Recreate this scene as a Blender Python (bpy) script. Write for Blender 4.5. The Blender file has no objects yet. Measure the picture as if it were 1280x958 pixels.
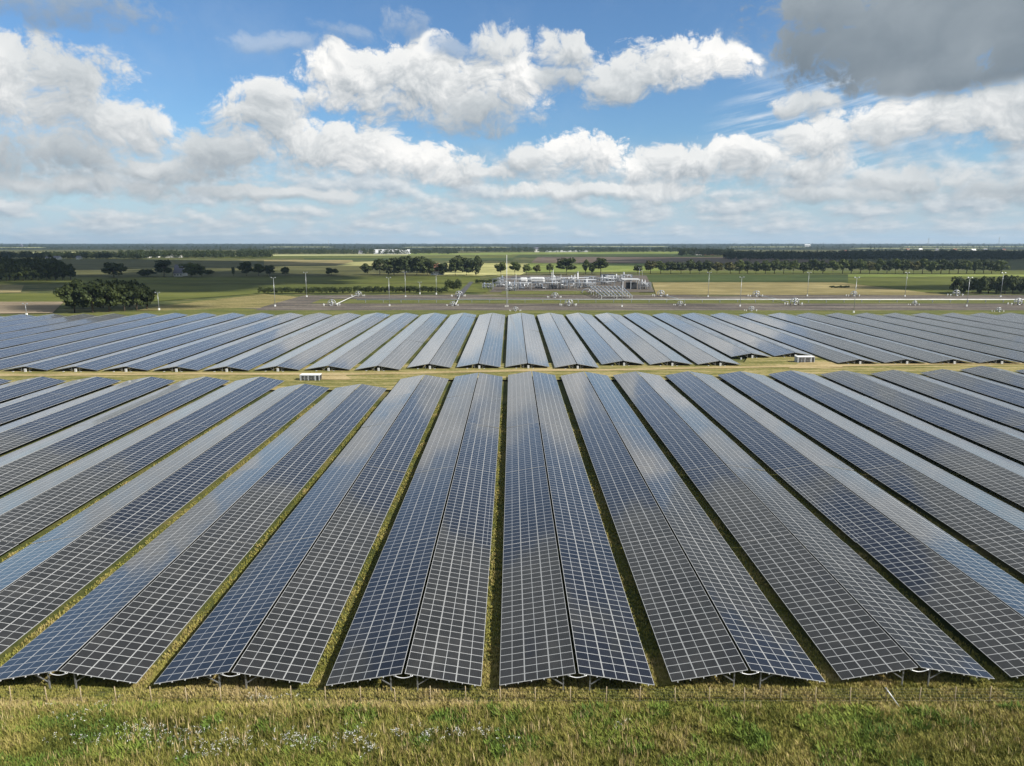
import bpy, math, random
import numpy as np
from mathutils import Vector, Matrix
rad = math.radians
random.seed(7); rng = np.random.default_rng(7)
S = bpy.context.scene
COL = S.collection

# ------------------------------------------------------------------ camera
CAM_H = 35.0; TILT = 11.29; FPX = 887.0
cam_data = bpy.data.cameras.new('camera'); cam = bpy.data.objects.new('camera', cam_data); COL.objects.link(cam)
cam_data.sensor_width = 36.0; cam_data.lens = 36.0 * FPX / 1280.0
cam_data.clip_start = 0.5; cam_data.clip_end = 60000
cam.location = (0, 0, CAM_H); cam.rotation_euler = (rad(90 - TILT), 0, 0)
S.camera = cam
_cT, _sT = math.cos(rad(TILT)), math.sin(rad(TILT))
def ray(x, y):
    a, b = (x - 640.0) / FPX, (479.0 - y) / FPX
    return Vector((a, _cT + b * _sT, -_sT + b * _cT))
def at(x, y, z=0.0):
    "ground point (height z) seen at photo pixel x, y"
    d = ray(x, y); t = (z - CAM_H) / d.z
    return Vector((d.x * t, d.y * t, z))
def depth(p): return p[1] * _cT + (CAM_H - p[2]) * _sT
def ppm(p): return FPX / depth(p)          # photo pixels per metre at p

# ------------------------------------------------------------------ sky, sun, exposure
SUN = Vector((0.75, -0.33, 0.60)).normalized()
sun_el = math.asin(SUN.z); sun_az = math.atan2(SUN.x, SUN.y)
S.view_settings.view_transform = 'Standard'; S.view_settings.look = 'None'
S.view_settings.exposure = 0.6; S.view_settings.gamma = 1.0
S.view_settings.use_curve_mapping = False

class NT:
    "small helper for writing node expressions"
    def __init__(s, tree): s.t = tree; s.n = tree.nodes; s.l = tree.links
    def node(s, typ, **kw):
        n = s.n.new(typ)
        for k, v in kw.items(): setattr(n, k, v)
        return n
    def put(s, sock, v):
        if hasattr(v, 'is_output'): s.l.new(v, sock)
        elif v is not None: sock.default_value = v
    def m(s, op, a, b=None, c=None, clamp=False):
        n = s.node('ShaderNodeMath', operation=op, use_clamp=clamp)
        s.put(n.inputs[0], a)
        if b is not None: s.put(n.inputs[1], b)
        if c is not None: s.put(n.inputs[2], c)
        return n.outputs[0]
    def vec(s, x=0.0, y=0.0, z=0.0):
        n = s.node('ShaderNodeCombineXYZ')
        for i, v in enumerate((x, y, z)): s.put(n.inputs[i], v)
        return n.outputs[0]
    def sep(s, v):
        n = s.node('ShaderNodeSeparateXYZ'); s.l.new(v, n.inputs[0]); return n.outputs
    def vm(s, op, a, b=None):
        n = s.node('ShaderNodeVectorMath', operation=op); s.put(n.inputs[0], a)
        if b is not None: s.put(n.inputs[1], b)
        return n.outputs[0]
    def noise(s, v, scale, detail=4.0, rough=0.5, dist=0.0, out=0, lac=2.0):
        n = s.node('ShaderNodeTexNoise'); s.l.new(v, n.inputs['Vector'])
        n.inputs['Scale'].default_value = scale; n.inputs['Detail'].default_value = detail
        n.inputs['Roughness'].default_value = rough; n.inputs['Distortion'].default_value = dist
        n.inputs['Lacunarity'].default_value = lac
        return n.outputs[out]
    def ss(s, v, a, b, lo=0.0, hi=1.0):
        n = s.node('ShaderNodeMapRange', interpolation_type='SMOOTHSTEP')
        s.put(n.inputs[0], v); s.put(n.inputs[1], a); s.put(n.inputs[2], b); s.put(n.inputs[3], lo); s.put(n.inputs[4], hi)
        return n.outputs[0]
    def lin(s, v, a, b, lo=0.0, hi=1.0):
        n = s.node('ShaderNodeMapRange'); n.clamp = True
        s.put(n.inputs[0], v); s.put(n.inputs[1], a); s.put(n.inputs[2], b); s.put(n.inputs[3], lo); s.put(n.inputs[4], hi)
        return n.outputs[0]
    def mixc(s, f, a, b, blend='MIX'):
        n = s.node('ShaderNodeMix', data_type='RGBA', blend_type=blend)
        s.put(n.inputs[0], f)
        for i, c in ((6, a), (7, b)):
            if hasattr(c, 'is_output'): s.l.new(c, n.inputs[i])
            else: n.inputs[i].default_value = (c[0], c[1], c[2], 1)
        return n.outputs[2]
    def mixf(s, f, a, b):
        n = s.node('ShaderNodeMix', data_type='FLOAT')
        s.put(n.inputs[0], f); s.put(n.inputs[2], a); s.put(n.inputs[3], b); return n.outputs[0]
    def ramp(s, f, stops):
        n = s.node('ShaderNodeValToRGB'); e = n.color_ramp.elements
        while len(e) < len(stops): e.new(0.5)
        for i, (p, c) in enumerate(stops): e[i].position = p; e[i].color = (c[0], c[1], c[2], 1)
        s.put(n.inputs[0], f); return n.outputs[0]

world = bpy.data.worlds.new('World'); S.world = world; world.use_nodes = True
world.cycles.sampling_method = 'MANUAL'; world.cycles.sample_map_resolution = 1024
SKY_STRENGTH = 0.10
def px_dir(x, y):
    d = ray(x, y).normalized()
    return math.degrees(math.atan2(d.x, d.y)), math.degrees(math.asin(d.z))
# cumulus of this sky, given where each stands in the sky: x, y, half width, rise, drop, tone
CLOUDS = [
 (55,120,115,78,95,.90), (5,95,75,55,90,1.0), (140,160,75,52,60,.92), (190,153,40,17,16,.95), (60,195,140,40,50,.80),
 (530,98,155,60,70,1.0), (440,98,80,55,52,1.0), (640,105,65,62,55,1.0), (590,140,110,30,40,.85), (620,60,60,30,30,.9),
 (345,54,80,15,13,.85,.36), (430,40,55,14,14,.85,.34), (510,24,40,24,20,.85,.42), (570,58,40,16,16,.88,.45),
 (325,150,75,52,52,.95), (395,182,140,42,40,.96), (265,195,70,42,36,.86), (500,205,150,30,26,.98), (350,122,60,24,26,.93), (585,222,85,20,20,.95), (215,215,120,26,22,.85),
 (840,85,108,44,40,1.0), (905,80,50,30,26,1.0), (775,105,62,30,32,.95), (705,62,52,27,26,.95), (700,95,55,20,26,.85), 
 (720,195,90,36,42,1.0), (850,210,120,34,30,1.0), (935,198,70,34,32,1.0), (1022,178,70,44,38,.97), (1005,125,50,18,16,.9), (985,215,105,22,26,.93), (660,200,50,24,30,.92),
 (1165,142,110,42,48,.97), (1262,140,95,44,44,.95), (1100,165,45,28,26,.90),
 (1160,22,200,130,84,.64), (1275,48,170,140,76,.60), (1045,6,85,60,54,.68), (1195,85,130,60,34,.68), (1120,55,150,60,46,.62),
 (40,0,150,36,34,.74,.72), (1150,225,105,24,24,.86), (1262,232,75,20,22,.84), (90,235,170,16,18,.86), (330,240,160,12,14,.86), (1060,245,110,14,14,.86), (760,240,170,14,16,.95),
]
def build_sky():
    W = NT(world.node_tree); W.n.clear()
    d = W.node('ShaderNodeTexCoord').outputs['Generated']
    d = W.vm('NORMALIZE', d)
    x, y, z = W.sep(d)
    az = W.m('MULTIPLY', W.m('ARCTAN2', x, y), 57.29578)
    el = W.m('MULTIPLY', W.m('ARCSINE', z), 57.29578)
    P = W.vec(az, el, 0.0)
    wn = W.node('ShaderNodeTexNoise'); W.l.new(P, wn.inputs['Vector'])
    wn.inputs['Scale'].default_value = 0.22; wn.inputs['Detail'].default_value = 3.0
    warp = W.vm('MULTIPLY', W.vm('SUBTRACT', wn.outputs['Color'], (0.5, 0.5, 0.5)), (4.2, 2.6, 0.0))
    P0 = W.vm('ADD', P, warp)
    def fbm(p):
        a = W.noise(p, 0.24, 9.0, 0.60)
        v = W.node('ShaderNodeTexVoronoi', feature='SMOOTH_F1', voronoi_dimensions='2D')
        W.l.new(W.vm('MULTIPLY', p, (1, 1.25, 0)), v.inputs['Vector'])
        v.inputs['Scale'].default_value = 0.50; v.inputs['Detail'].default_value = 4.0; v.inputs['Smoothness'].default_value = 0.35; v.inputs['Roughness'].default_value = 0.62; v.inputs['Lacunarity'].default_value = 2.2
        b = W.m('SUBTRACT', 0.5, v.outputs['Distance'])
        return W.m('ADD', W.m('MULTIPLY', W.m('SUBTRACT', a, 0.5), 2.1), W.m('MULTIPLY', b, 0.80))
    def dens(p, full):
        px, py, _ = W.sep(p)
        fm = None; vr = None; tn = None; oc = None
        for (cx, cy, rx, ru, rd, tone, *op) in CLOUDS:
            op = op[0] if op else 1.0
            a0, e0 = px_dir(cx, cy); k = 0.0646
            ax = W.m('MULTIPLY', W.m('SUBTRACT', px, a0), 1.0 / (rx * k * 0.97))
            dy = W.m('SUBTRACT', py, e0)
            sy = W.m('MULTIPLY_ADD', W.m('GREATER_THAN', dy, 0.0), 1.0 / (ru * k * 0.98) - 1.0 / (rd * k * 0.94), 1.0 / (rd * k * 0.94))
            ay = W.m('MULTIPLY', dy, sy)
            f = W.m('SUBTRACT', 1.0, W.m('MULTIPLY_ADD', ax, ax, W.m('MULTIPLY', ay, ay)))
            if fm is None: fm, vr, tn, oc = f, ay, W.m('MULTIPLY', tone, 1.0), W.m('MULTIPLY', op, 1.0)
            else:
                if full:
                    g = W.ss(W.m('SUBTRACT', f, fm), -0.5, 0.5)
                    vr = W.mixf(g, vr, ay); tn = W.mixf(g, tn, tone); oc = W.mixf(g, oc, op)
                n = W.node('ShaderNodeMath', operation='SMOOTH_MAX'); W.put(n.inputs[0], f); W.put(n.inputs[1], fm); n.inputs[2].default_value = 0.25
                fm = n.outputs[0]
        # scattered clouds elsewhere in the sky (overhead, beside and behind)
        gen = W.m('MULTIPLY', W.m('SUBTRACT', W.noise(p, 0.055, 3.0, 0.5), 0.34), 9.0)
        out = W.m('MAXIMUM', W.ss(py, 18.5, 25.0), W.ss(W.m('ABSOLUTE', px), 38.0, 46.0))
        fm = W.m('MAXIMUM', W.m('MAXIMUM', fm, -1.6), W.m('ADD', gen, W.m('MULTIPLY', W.m('SUBTRACT', out, 1.0), 8.0)))
        if full: tn = W.mixf(W.ss(py, 18.0, 25.0), tn, 0.70)
        return fm, vr, tn, oc
    f0, vr, tn, oc = dens(P0, True)
    fb0 = fbm(P0)
    inside = W.ss(W.m('ADD', f0, W.m('MULTIPLY', fb0, 0.6)), -0.45, 0.75)
    D0 = W.m('ADD', f0, W.m('MULTIPLY', fb0, 0.70))
    fill = W.m('MULTIPLY', W.m('MULTIPLY', W.m('MULTIPLY_ADD', W.ss(tn, 0.80, 0.60), 1.15, 0.20), W.ss(oc, 0.55, 0.95)), inside)
    off = W.vm('ADD', P0, (0.45, 0.75, 0.0))
    f1, _, _, _ = dens(off, False)
    D1 = W.m('ADD', f1, W.m('MULTIPLY', fbm(off), 0.70))
    edge = W.m('ADD', W.ss(vr, -0.7, 0.5, 0.90, 0.46), W.m('MULTIPLY', W.m('SUBTRACT', 1.0, tn), 1.9))
    alpha = W.m('MULTIPLY', W.ss(W.m('ADD', D0, fill), 0.0, edge), oc)
    fine = W.m('SUBTRACT', fb0, fbm(W.vm('ADD', P0, (0.14, 0.24, 0.0))))
    lit = W.m('ADD', W.m('SUBTRACT', D0, D1), W.m('MULTIPLY', fine, 0.32))
    sh = W.m('ADD', W.m('MULTIPLY', lit, W.m('MULTIPLY', W.m('POWER', tn, 4.0), 0.58)), W.m('MULTIPLY_ADD', vr, 0.40, 0.66))
    thin = W.ss(D0, 0.9, 0.1)                         # thin rims let light through
    sh = W.m('ADD', sh, W.m('MULTIPLY', thin, 0.10), clamp=True)
    shade = W.mixc(sh, (0.188, 0.228, 0.268), (0.63, 0.63, 0.62))
    tn = W.m('MULTIPLY', tn, W.ss(W.noise(P0, 0.13, 4.0, 0.55), 0.3, 0.7, 0.93, 1.07))
    ton = W.m('POWER', tn, 2.25)
    cc = W.mixc(1.0, shade, W.vec(ton, W.m('POWER', tn, 1.92), W.m('POWER', tn, 1.65)), 'MULTIPLY')
    # far bank of flattened clouds just over the horizon
    Pl = W.vec(W.m('MULTIPLY', az, 0.60), W.m('MULTIPLY', W.m('POWER', W.m('MAXIMUM', el, 0.0), 0.72), 2.3), 3.7)
    bn = W.noise(Pl, 0.55, 7.0, 0.55)
    bn2 = W.noise(W.vm('ADD', Pl, (0.25, 0.42, 0.0)), 0.55, 7.0, 0.55)
    bank_a = W.m('MULTIPLY', W.ss(bn, 0.34, 0.60), W.m('MULTIPLY', W.ss(el, 8.0, 4.6), W.ss(el, -0.5, 1.4, 0.30, 0.92)))
    bank_s = W.m('MULTIPLY_ADD', W.m('SUBTRACT', bn, bn2), 3.0, 0.45, clamp=True)
    bank_c = W.mixc(bank_s, (0.275, 0.325, 0.375), (0.51, 0.53, 0.54))
    # thin streaks of cirrus
    ca, ce = px_dir(1030, 165)
    rx_ = W.m('SUBTRACT', az, ca); ry_ = W.m('SUBTRACT', el, ce)
    Pc = W.vec(W.m('MULTIPLY', W.m('MULTIPLY_ADD', ry_, 0.25, rx_), 0.10), W.m('MULTIPLY_ADD', rx_, -0.20, ry_), 1.3)
    cn = W.noise(Pc, 1.5, 6.0, 0.62)
    cm = W.ss(W.m('ADD', W.m('POWER', W.m('DIVIDE', rx_, 9.0), 2.0), W.m('POWER', W.m('DIVIDE', ry_, 5.5), 2.0)), 1.0, 0.2)
    cirrus = W.m('MULTIPLY', W.m('MULTIPLY', W.ss(cn, 0.42, 0.72), cm), 0.8)
    veil = W.m('MULTIPLY', W.ss(W.noise(P0, 0.12, 6.0, 0.6), 0.45, 0.80), 0.12)
    sky = W.node('ShaderNodeTexSky', sky_type='NISHITA', sun_disc=False)
    sky.sun_elevation = sun_el; sky.sun_rotation = sun_az; sky.altitude = 0; sky.air_density = 1.0; sky.dust_density = 0.6; sky.ozone_density = 1.6
    g = 1.0 / SKY_STRENGTH
    def rad_(c): return W.mixc(1.0, c, (g, g, g), 'MULTIPLY')
    base = W.mixc(1.0, sky.outputs[0], (SKY_GAIN[0], SKY_GAIN[1], SKY_GAIN[2]), 'MULTIPLY')
    # pale air near the horizon
    base = W.mixc(W.ss(el, 7.5, -0.5, 0.0, 0.9), base, rad_((0.345, 0.435, 0.515)))
    c = W.mixc(veil, base, rad_((0.42, 0.47, 0.52)))
    c = W.mixc(cirrus, c, rad_((0.50, 0.54, 0.58)))
    c = W.mixc(bank_a, c, rad_(bank_c))
    alpha = W.m('MULTIPLY', alpha, W.ss(el, 0.6, 4.0, 0.0, 1.0))
    c = W.mixc(alpha, c, rad_(cc))
    bg = W.node('ShaderNodeBackground'); W.l.new(c, bg.inputs[0]); bg.inputs[1].default_value = SKY_STRENGTH
    o = W.node('ShaderNodeOutputWorld'); W.l.new(bg.outputs[0], o.inputs[0])
SKY_GAIN = (0.50, 0.69, 0.86)
build_sky()

sd = bpy.data.lights.new('sun', 'SUN'); sd.energy = 5.0; sd.angle = rad(0.5); sd.color = (1.0, 0.95, 0.86)
sun = bpy.data.objects.new('sun', sd); COL.objects.link(sun)
sun.rotation_euler = SUN.to_track_quat('Z', 'Y').to_euler(); sun.location = SUN * 300

S.cycles.max_bounces = 6; S.cycles.diffuse_bounces = 2; S.cycles.glossy_bounces = 3; S.cycles.transparent_max_bounces = 4
S.cycles.volume_bounces = 0; S.cycles.caustics_reflective = False; S.cycles.caustics_refractive = False

# ------------------------------------------------------------------ object helpers
def tag(o, label=None, cat=None, group=None, kind=None):
    if label: o['label'] = label
    if cat: o['category'] = cat
    if group: o['group'] = group
    if kind: o['kind'] = kind
    return o
def empty(name, loc, rz=0.0):
    o = bpy.data.objects.new(name, None); o.empty_display_size = 0.5; COL.objects.link(o)
    o.location = loc; o.rotation_euler = (0, 0, rz); return o
def put(name, data, parent=None, loc=(0, 0, 0)):
    o = bpy.data.objects.new(name, data); COL.objects.link(o); o.location = loc
    if parent is not None: o.parent = parent
    return o
def copy_tree(o, parent=None):
    c = o.copy(); COL.objects.link(c)
    if parent is not None: c.parent = parent
    for ch in list(o.children): copy_tree(ch, c)
    return c
ORD = ['first','second','third','fourth','fifth','sixth','seventh','eighth','ninth','tenth','eleventh','twelfth','thirteenth','fourteenth','fifteenth',
 'sixteenth','seventeenth','eighteenth','nineteenth','twentieth','twenty-first','twenty-second','twenty-third','twenty-fourth','twenty-fifth','twenty-sixth',
 'twenty-seventh','twenty-eighth','twenty-ninth','thirtieth','thirty-first','thirty-second','thirty-third','thirty-fourth','thirty-fifth','thirty-sixth','thirty-seventh','thirty-eighth','thirty-ninth','fortieth']
class MB:
    "collects shapes, builds ONE mesh"
    def __init__(s): s.v = []; s.f = []; s.uv = []; s.mi = []; s.smooth = []
    def poly(s, pts, uvs=None, mi=0, smooth=False):
        b = len(s.v); s.v += [tuple(p) for p in pts]; s.f.append(tuple(range(b, b + len(pts))))
        s.uv.append(uvs); s.mi.append(mi); s.smooth.append(smooth)
    def box(s, c, size, M=None, mi=0):
        x, y, z = (q / 2 for q in size)
        P = [Vector((a, b, d)) for d in (-z, z) for b in (-y, y) for a in (-x, x)]
        if M is not None: P = [M @ p for p in P]
        P = [p + Vector(c) for p in P]
        for q in ((0,2,3,1),(4,5,7,6),(0,1,5,4),(2,6,7,3),(0,4,6,2),(1,3,7,5)):
            s.poly([P[i] for i in q], mi=mi)
    def beam(s, a, b, w, h=None, mi=0):
        a, b = Vector(a), Vector(b); d = b - a; L = d.length
        M = d.to_track_quat('Y', 'Z').to_matrix()
        s.box((a + b) / 2, (w, L, h or w), M, mi)
    def tube(s, pts, r, n=8, mi=0, r2=None, caps=True):
        pts = [Vector(p) for p in pts]; b = len(s.v); m = len(pts)
        for i, p in enumerate(pts):
            d = (pts[min(i + 1, m - 1)] - pts[max(i - 1, 0)]).normalized()
            q = d.to_track_quat('Z', 'Y'); rr = r if r2 is None else r + (r2 - r) * i / (m - 1)
            for k in range(n):
                a = 2 * math.pi * k / n
                s.v.append(tuple(p + q @ Vector((math.cos(a) * rr, math.sin(a) * rr, 0))))
        for i in range(m - 1):
            for k in range(n):
                k2 = (k + 1) % n
                s.f.append((b+i*n+k, b+i*n+k2, b+(i+1)*n+k2, b+(i+1)*n+k)); s.uv.append(None); s.mi.append(mi); s.smooth.append(True)
        if caps:
            s.f.append(tuple(b + k for k in reversed(range(n)))); s.uv.append(None); s.mi.append(mi); s.smooth.append(False)
            s.f.append(tuple(b + (m-1)*n + k for k in range(n))); s.uv.append(None); s.mi.append(mi); s.smooth.append(False)
    def mesh(s, name, mats):
        me = bpy.data.meshes.new(name); me.from_pydata(s.v, [], s.f)
        for m in (mats if isinstance(mats, (list, tuple)) else [mats]): me.materials.append(m)
        if any(u is not None for u in s.uv):
            ul = me.uv_layers.new(name='UVMap'); arr = np.zeros((len(me.loops), 2), np.float32); i = 0
            for f, u in zip(s.f, s.uv):
                if u is not None: arr[i:i+len(f)] = u
                else: arr[i:i+len(f)] = (-9.0, -9.0)
                i += len(f)
            ul.data.foreach_set('uv', arr.ravel())
        me.polygons.foreach_set('material_index', np.array(s.mi, np.int32))
        me.polygons.foreach_set('use_smooth', np.array(s.smooth, bool))
        me.update(); return me
    def build(s, name, mats, parent=None, loc=(0, 0, 0)):
        return put(name, s.mesh(name, mats), parent, loc)

# ------------------------------------------------------------------ materials
def material(name, fn):
    m = bpy.data.materials.new(name); m.use_nodes = True; t = NT(m.node_tree); t.n.clear()
    b = t.node('ShaderNodeBsdfPrincipled'); o = t.node('ShaderNodeOutputMaterial'); t.l.new(b.outputs[0], o.inputs[0])
    fn(t, b); return m
def pset(t, b, **kw):
    for k, v in kw.items():
        s = b.inputs[{'color':'Base Color','rough':'Roughness','metal':'Metallic','spec':'Specular IOR Level','normal':'Normal','ior':'IOR'}[k]]
        if k == 'color' and not hasattr(v, 'is_output'): v = (v[0], v[1], v[2], 1)
        t.put(s, v)
def pos(t): return t.node('ShaderNodeNewGeometry').outputs['Position']
def plain(name, c, rough=0.6, metal=0.0, var=0.25, scale=1.5, spec=0.4):
    def fn(t, b):
        oc = t.node('ShaderNodeTexCoord').outputs['Object']
        n = t.noise(oc, scale, 5.0, 0.6)
        lo = tuple(q * (1 - var) for q in c); hi = tuple(min(1, q * (1 + var)) for q in c)
        pset(t, b, color=t.mixc(t.lin(n, 0.3, 0.7), lo, hi), rough=t.lin(n, 0.3, 0.7, rough * 0.85, min(1, rough * 1.15)), metal=metal, spec=spec)
    return material(name, fn)
def module_fn(t, b):
    uv = t.node('ShaderNodeUVMap', uv_map='UVMap').outputs[0]
    u, v, _ = t.sep(uv)
    fu, fv = t.m('FRACT', u), t.m('FRACT', v)
    du = t.m('MULTIPLY', t.m('MINIMUM', fu, t.m('SUBTRACT', 1.0, fu)), 2.0)
    dv = t.m('MINIMUM', fv, t.m('SUBTRACT', 1.0, fv))
    side = t.m('LESS_THAN', u, -5.0)
    fr = t.m('MAXIMUM', t.m('MAXIMUM', t.m('LESS_THAN', du, 0.034), t.m('LESS_THAN', dv, 0.031)), side)
    mid = t.m('LESS_THAN', t.m('ABSOLUTE', t.m('SUBTRACT', fu, 0.5)), 0.013)
    oi = t.node('ShaderNodeObjectInfo').outputs['Random']
    wn = t.node('ShaderNodeTexWhiteNoise', noise_dimensions='3D')
    t.l.new(t.vec(t.m('FLOOR', u), t.m('FLOOR', v), oi), wn.inputs['Vector'])
    r = wn.outputs['Value']
    # half cells: two tones, thin busbar ruling
    cell = t.m('MAXIMUM', t.m('LESS_THAN', t.m('PINGPONG', t.m('MULTIPLY', fu, 12.0), 0.5), 0.035), t.m('LESS_THAN', t.m('PINGPONG', t.m('MULTIPLY', fv, 6.0), 0.5), 0.03))
    dust = t.noise(pos(t), 0.35, 5.0, 0.6)
    glass = t.mixc(r, (0.0098, 0.0092, 0.0094), (0.0168, 0.0158, 0.0162))
    glass = t.mixc(t.m('MULTIPLY', cell, 0.35), glass, (0.06, 0.062, 0.068))
    glass = t.mixc(t.ss(dust, 0.45, 0.8, 0.0, 0.10), glass, (0.20, 0.19, 0.17))
    c = t.mixc(t.m('MULTIPLY', mid, 0.75), glass, (0.42, 0.43, 0.44))
    c = t.mixc(fr, c, (0.42, 0.425, 0.43))
    pset(t, b, color=c, rough=t.mixf(fr, t.lin(r, 0, 1, 0.05, 0.085), 0.38), spec=0.5, ior=1.52)
    b.inputs['Sheen Weight'].default_value = 0.95; b.inputs['Sheen Roughness'].default_value = 0.22; b.inputs['Sheen Tint'].default_value = (0.95, 0.97, 1.0, 1)
M_MODULE = material('solar glass module', module_fn)
M_STEEL = plain('galvanised steel', (0.36, 0.37, 0.38), 0.45, 0.7)
M_PALE = plain('pale galvanised ends', (0.62, 0.63, 0.64), 0.4, 0.2)
M_BOX = plain('light grey box paint', (0.52, 0.53, 0.54), 0.45)
M_WHITE = plain('white paint', (0.78, 0.79, 0.79), 0.45, 0, 0.08)
M_SILVER = plain('silver pipe', (0.35, 0.365, 0.39), 0.35, 0.35, 0.2, 0.4)
M_PIPE = plain('grey pipe paint', (0.54, 0.55, 0.56), 0.45, 0, 0.15, 0.3)
M_PLANT = plain('plant grey', (0.37, 0.39, 0.42), 0.5, 0, 0.2, 0.3)
M_GREYBLUE = plain('grey blue plant paint', (0.17, 0.20, 0.25), 0.5, 0.1, 0.3, 0.4)
M_DARK = plain('dark louvre', (0.035, 0.037, 0.042), 0.5)
M_CONC = plain('concrete', (0.42, 0.41, 0.38), 0.85)
M_WOOD = plain('weathered wood', (0.34, 0.27, 0.17), 0.85, 0, 0.35, 3)
M_WIRE = plain('fence wire', (0.22, 0.22, 0.21), 0.5, 0.5)
M_BRICK = plain('red brick', (0.28, 0.10, 0.06), 0.85)
M_TILE = plain('red roof tile', (0.20, 0.085, 0.06), 0.8)
M_SLATE = plain('slate roof', (0.15, 0.15, 0.20), 0.6)
M_PLASTER = plain('white plaster', (0.72, 0.71, 0.68), 0.8, 0, 0.08)
M_GLASS = plain('window glass', (0.03, 0.04, 0.05), 0.1)
M_BARK = plain('bark', (0.10, 0.075, 0.05), 0.9, 0, 0.35, 2)

def ground_fn(stops, sc=0.05, fine=1.2, bump=0.25, streak=None):
    def fn(t, b):
        p = pos(t)
        if streak:
            pp = t.vm('MULTIPLY', p, (streak[0], streak[1], 1.0))
        else: pp = p
        a = t.noise(pp, sc, 6.0, 0.62); f = t.noise(p, fine, 4.0, 0.65); g = t.noise(p, 7.0, 2.0, 0.6)
        v = t.m('ADD', t.m('MULTIPLY', a, 0.58), t.m('ADD', t.m('MULTIPLY', f, 0.27), t.m('MULTIPLY', g, 0.15)))
        c = t.ramp(t.lin(v, 0.39, 0.61), stops)
        bp = t.node('ShaderNodeBump'); bp.inputs['Strength'].default_value = bump; bp.inputs['Distance'].default_value = 0.12
        t.l.new(t.m('ADD', f, g), bp.inputs['Height'])
        pset(t, b, color=c, rough=0.95, spec=0.15, normal=bp.outputs[0])
    return fn
def field_mat(name, c1, c2, streak=(0.004, 0.02), sc=1.0):
    def fn(t, b):
        p = pos(t)
        a = t.noise(t.vm('MULTIPLY', p, (streak[0], streak[1], 1)), sc, 6.0, 0.65); f = t.noise(p, 0.03, 5.0, 0.7)
        px, py, _ = t.sep(p)
        ln = t.m('ADD', t.m('MULTIPLY', py, 0.0625), t.m('MULTIPLY', t.noise(p, 0.006, 2.0), 1.2))
        tram = t.m('LESS_THAN', t.m('FRACT', ln), 0.14)
        v = t.m('ADD', t.m('MULTIPLY', a, 0.6), t.m('MULTIPLY', f, 0.4))
        c = t.ramp(t.lin(v, 0.40, 0.60), [(0, tuple(q * 0.68 for q in c1)), (0.5, c1), (1, c2)])
        c = t.mixc(t.m('MULTIPLY', tram, 0.22), c, tuple(q * 0.45 for q in c1))
        pset(t, b, color=c, rough=0.95, spec=0.12)
    return material(name, fn)
M_GROUND = material('rough grass ground', ground_fn([(0, (0.030, 0.040, 0.012)), (0.4, (0.065, 0.078, 0.022)), (0.7, (0.105, 0.105, 0.034)), (1, (0.19, 0.155, 0.07))], 0.06))
M_LANE = material('mown lane grass', ground_fn([(0, (0.09, 0.095, 0.025)), (0.42, (0.17, 0.16, 0.05)), (0.7, (0.27, 0.225, 0.095)), (1, (0.36, 0.29, 0.15))], 0.5, 1.0, 0.2, (0.12, 1.0)))
M_TRACK = material('sandy track', ground_fn([(0, (0.20, 0.165, 0.07)), (0.5, (0.35, 0.27, 0.135)), (1, (0.45, 0.36, 0.21))], 0.6, 1.3, 0.2, (0.1, 1.0)))
M_GRAVEL = material('dark gravel yard', ground_fn([(0, (0.045, 0.04, 0.036)), (0.45, (0.095, 0.082, 0.072)), (0.75, (0.145, 0.122, 0.102)), (1, (0.21, 0.19, 0.13))], 0.16, 0.5, 0.2, (0.16, 1.0)))
M_WORN = material('worn pale gravel', ground_fn([(0, (0.07, 0.062, 0.055)), (0.5, (0.14, 0.12, 0.105)), (1, (0.24, 0.21, 0.175))], 0.2, 0.6, 0.2, (0.12, 1.0)))
M_VERGE = material('verge grass', ground_fn([(0, (0.055, 0.068, 0.016)), (0.5, (0.10, 0.112, 0.027)), (1, (0.19, 0.17, 0.06))], 0.3, 0.9, 0.2, (0.1, 1.0)))
M_ASPHALT = plain('asphalt', (0.06, 0.06, 0.062), 0.9)

def foliage_mat(name, dark, light, trans=0.0):
    def fn(t, b):
        oi = t.node('ShaderNodeObjectInfo').outputs['Random']
        at_ = t.node('ShaderNodeAttribute', attribute_name='tone').outputs['Fac']
        v = t.m('ADD', t.m('MULTIPLY', at_, 0.72), t.m('MULTIPLY', oi, 0.28))
        pset(t, b, color=t.mixc(v, dark, light), rough=0.7, spec=0.2)
    return material(name, fn)
M_LEAF = foliage_mat('broadleaf', (0.026, 0.042, 0.010), (0.115, 0.140, 0.034))
M_LEAF_D = foliage_mat('dark broadleaf', (0.016, 0.026, 0.008), (0.070, 0.088, 0.025))
M_LEAF_Y = foliage_mat('yellowing broadleaf', (0.045, 0.050, 0.014), (0.125, 0.115, 0.035))
M_FOREST = foliage_mat('far forest', (0.013, 0.023, 0.009), (0.050, 0.066, 0.023))

# ------------------------------------------------------------------ ground and fields (the setting)
def sheet(name, pts, z, mat, label=None):
    mb = MB(); mb.poly([(p[0], p[1], z) for p in pts])
    o = mb.build(name, mat); tag(o, kind='structure'); return o
def quad(x0, x1, y0, y1): return [(x0, y0), (x1, y0), (x1, y1), (x0, y1)]
mb = MB()
xs = [-14000, -3000, -600, -100, 100, 600, 3000, 14000]; ys = [-300, 30, 120, 400, 1500, 5000, 10600]
for i in range(len(xs) - 1):
    for j in range(len(ys) - 1): mb.poly([(xs[i], ys[j], 0), (xs[i+1], ys[j], 0), (xs[i+1], ys[j+1], 0), (xs[i], ys[j+1], 0)])
tag(mb.build('ground', M_GROUND), kind='structure')
_fz = [0.03]
def field(name, pix, mat, dz=0.02):
    _fz[0] += dz * 0.4
    return sheet(name, [at(x, y) for x, y in pix], _fz[0], mat)
F_OLIVE = field_mat('olive pasture', (0.085, 0.086, 0.030), (0.130, 0.120, 0.046))
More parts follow.
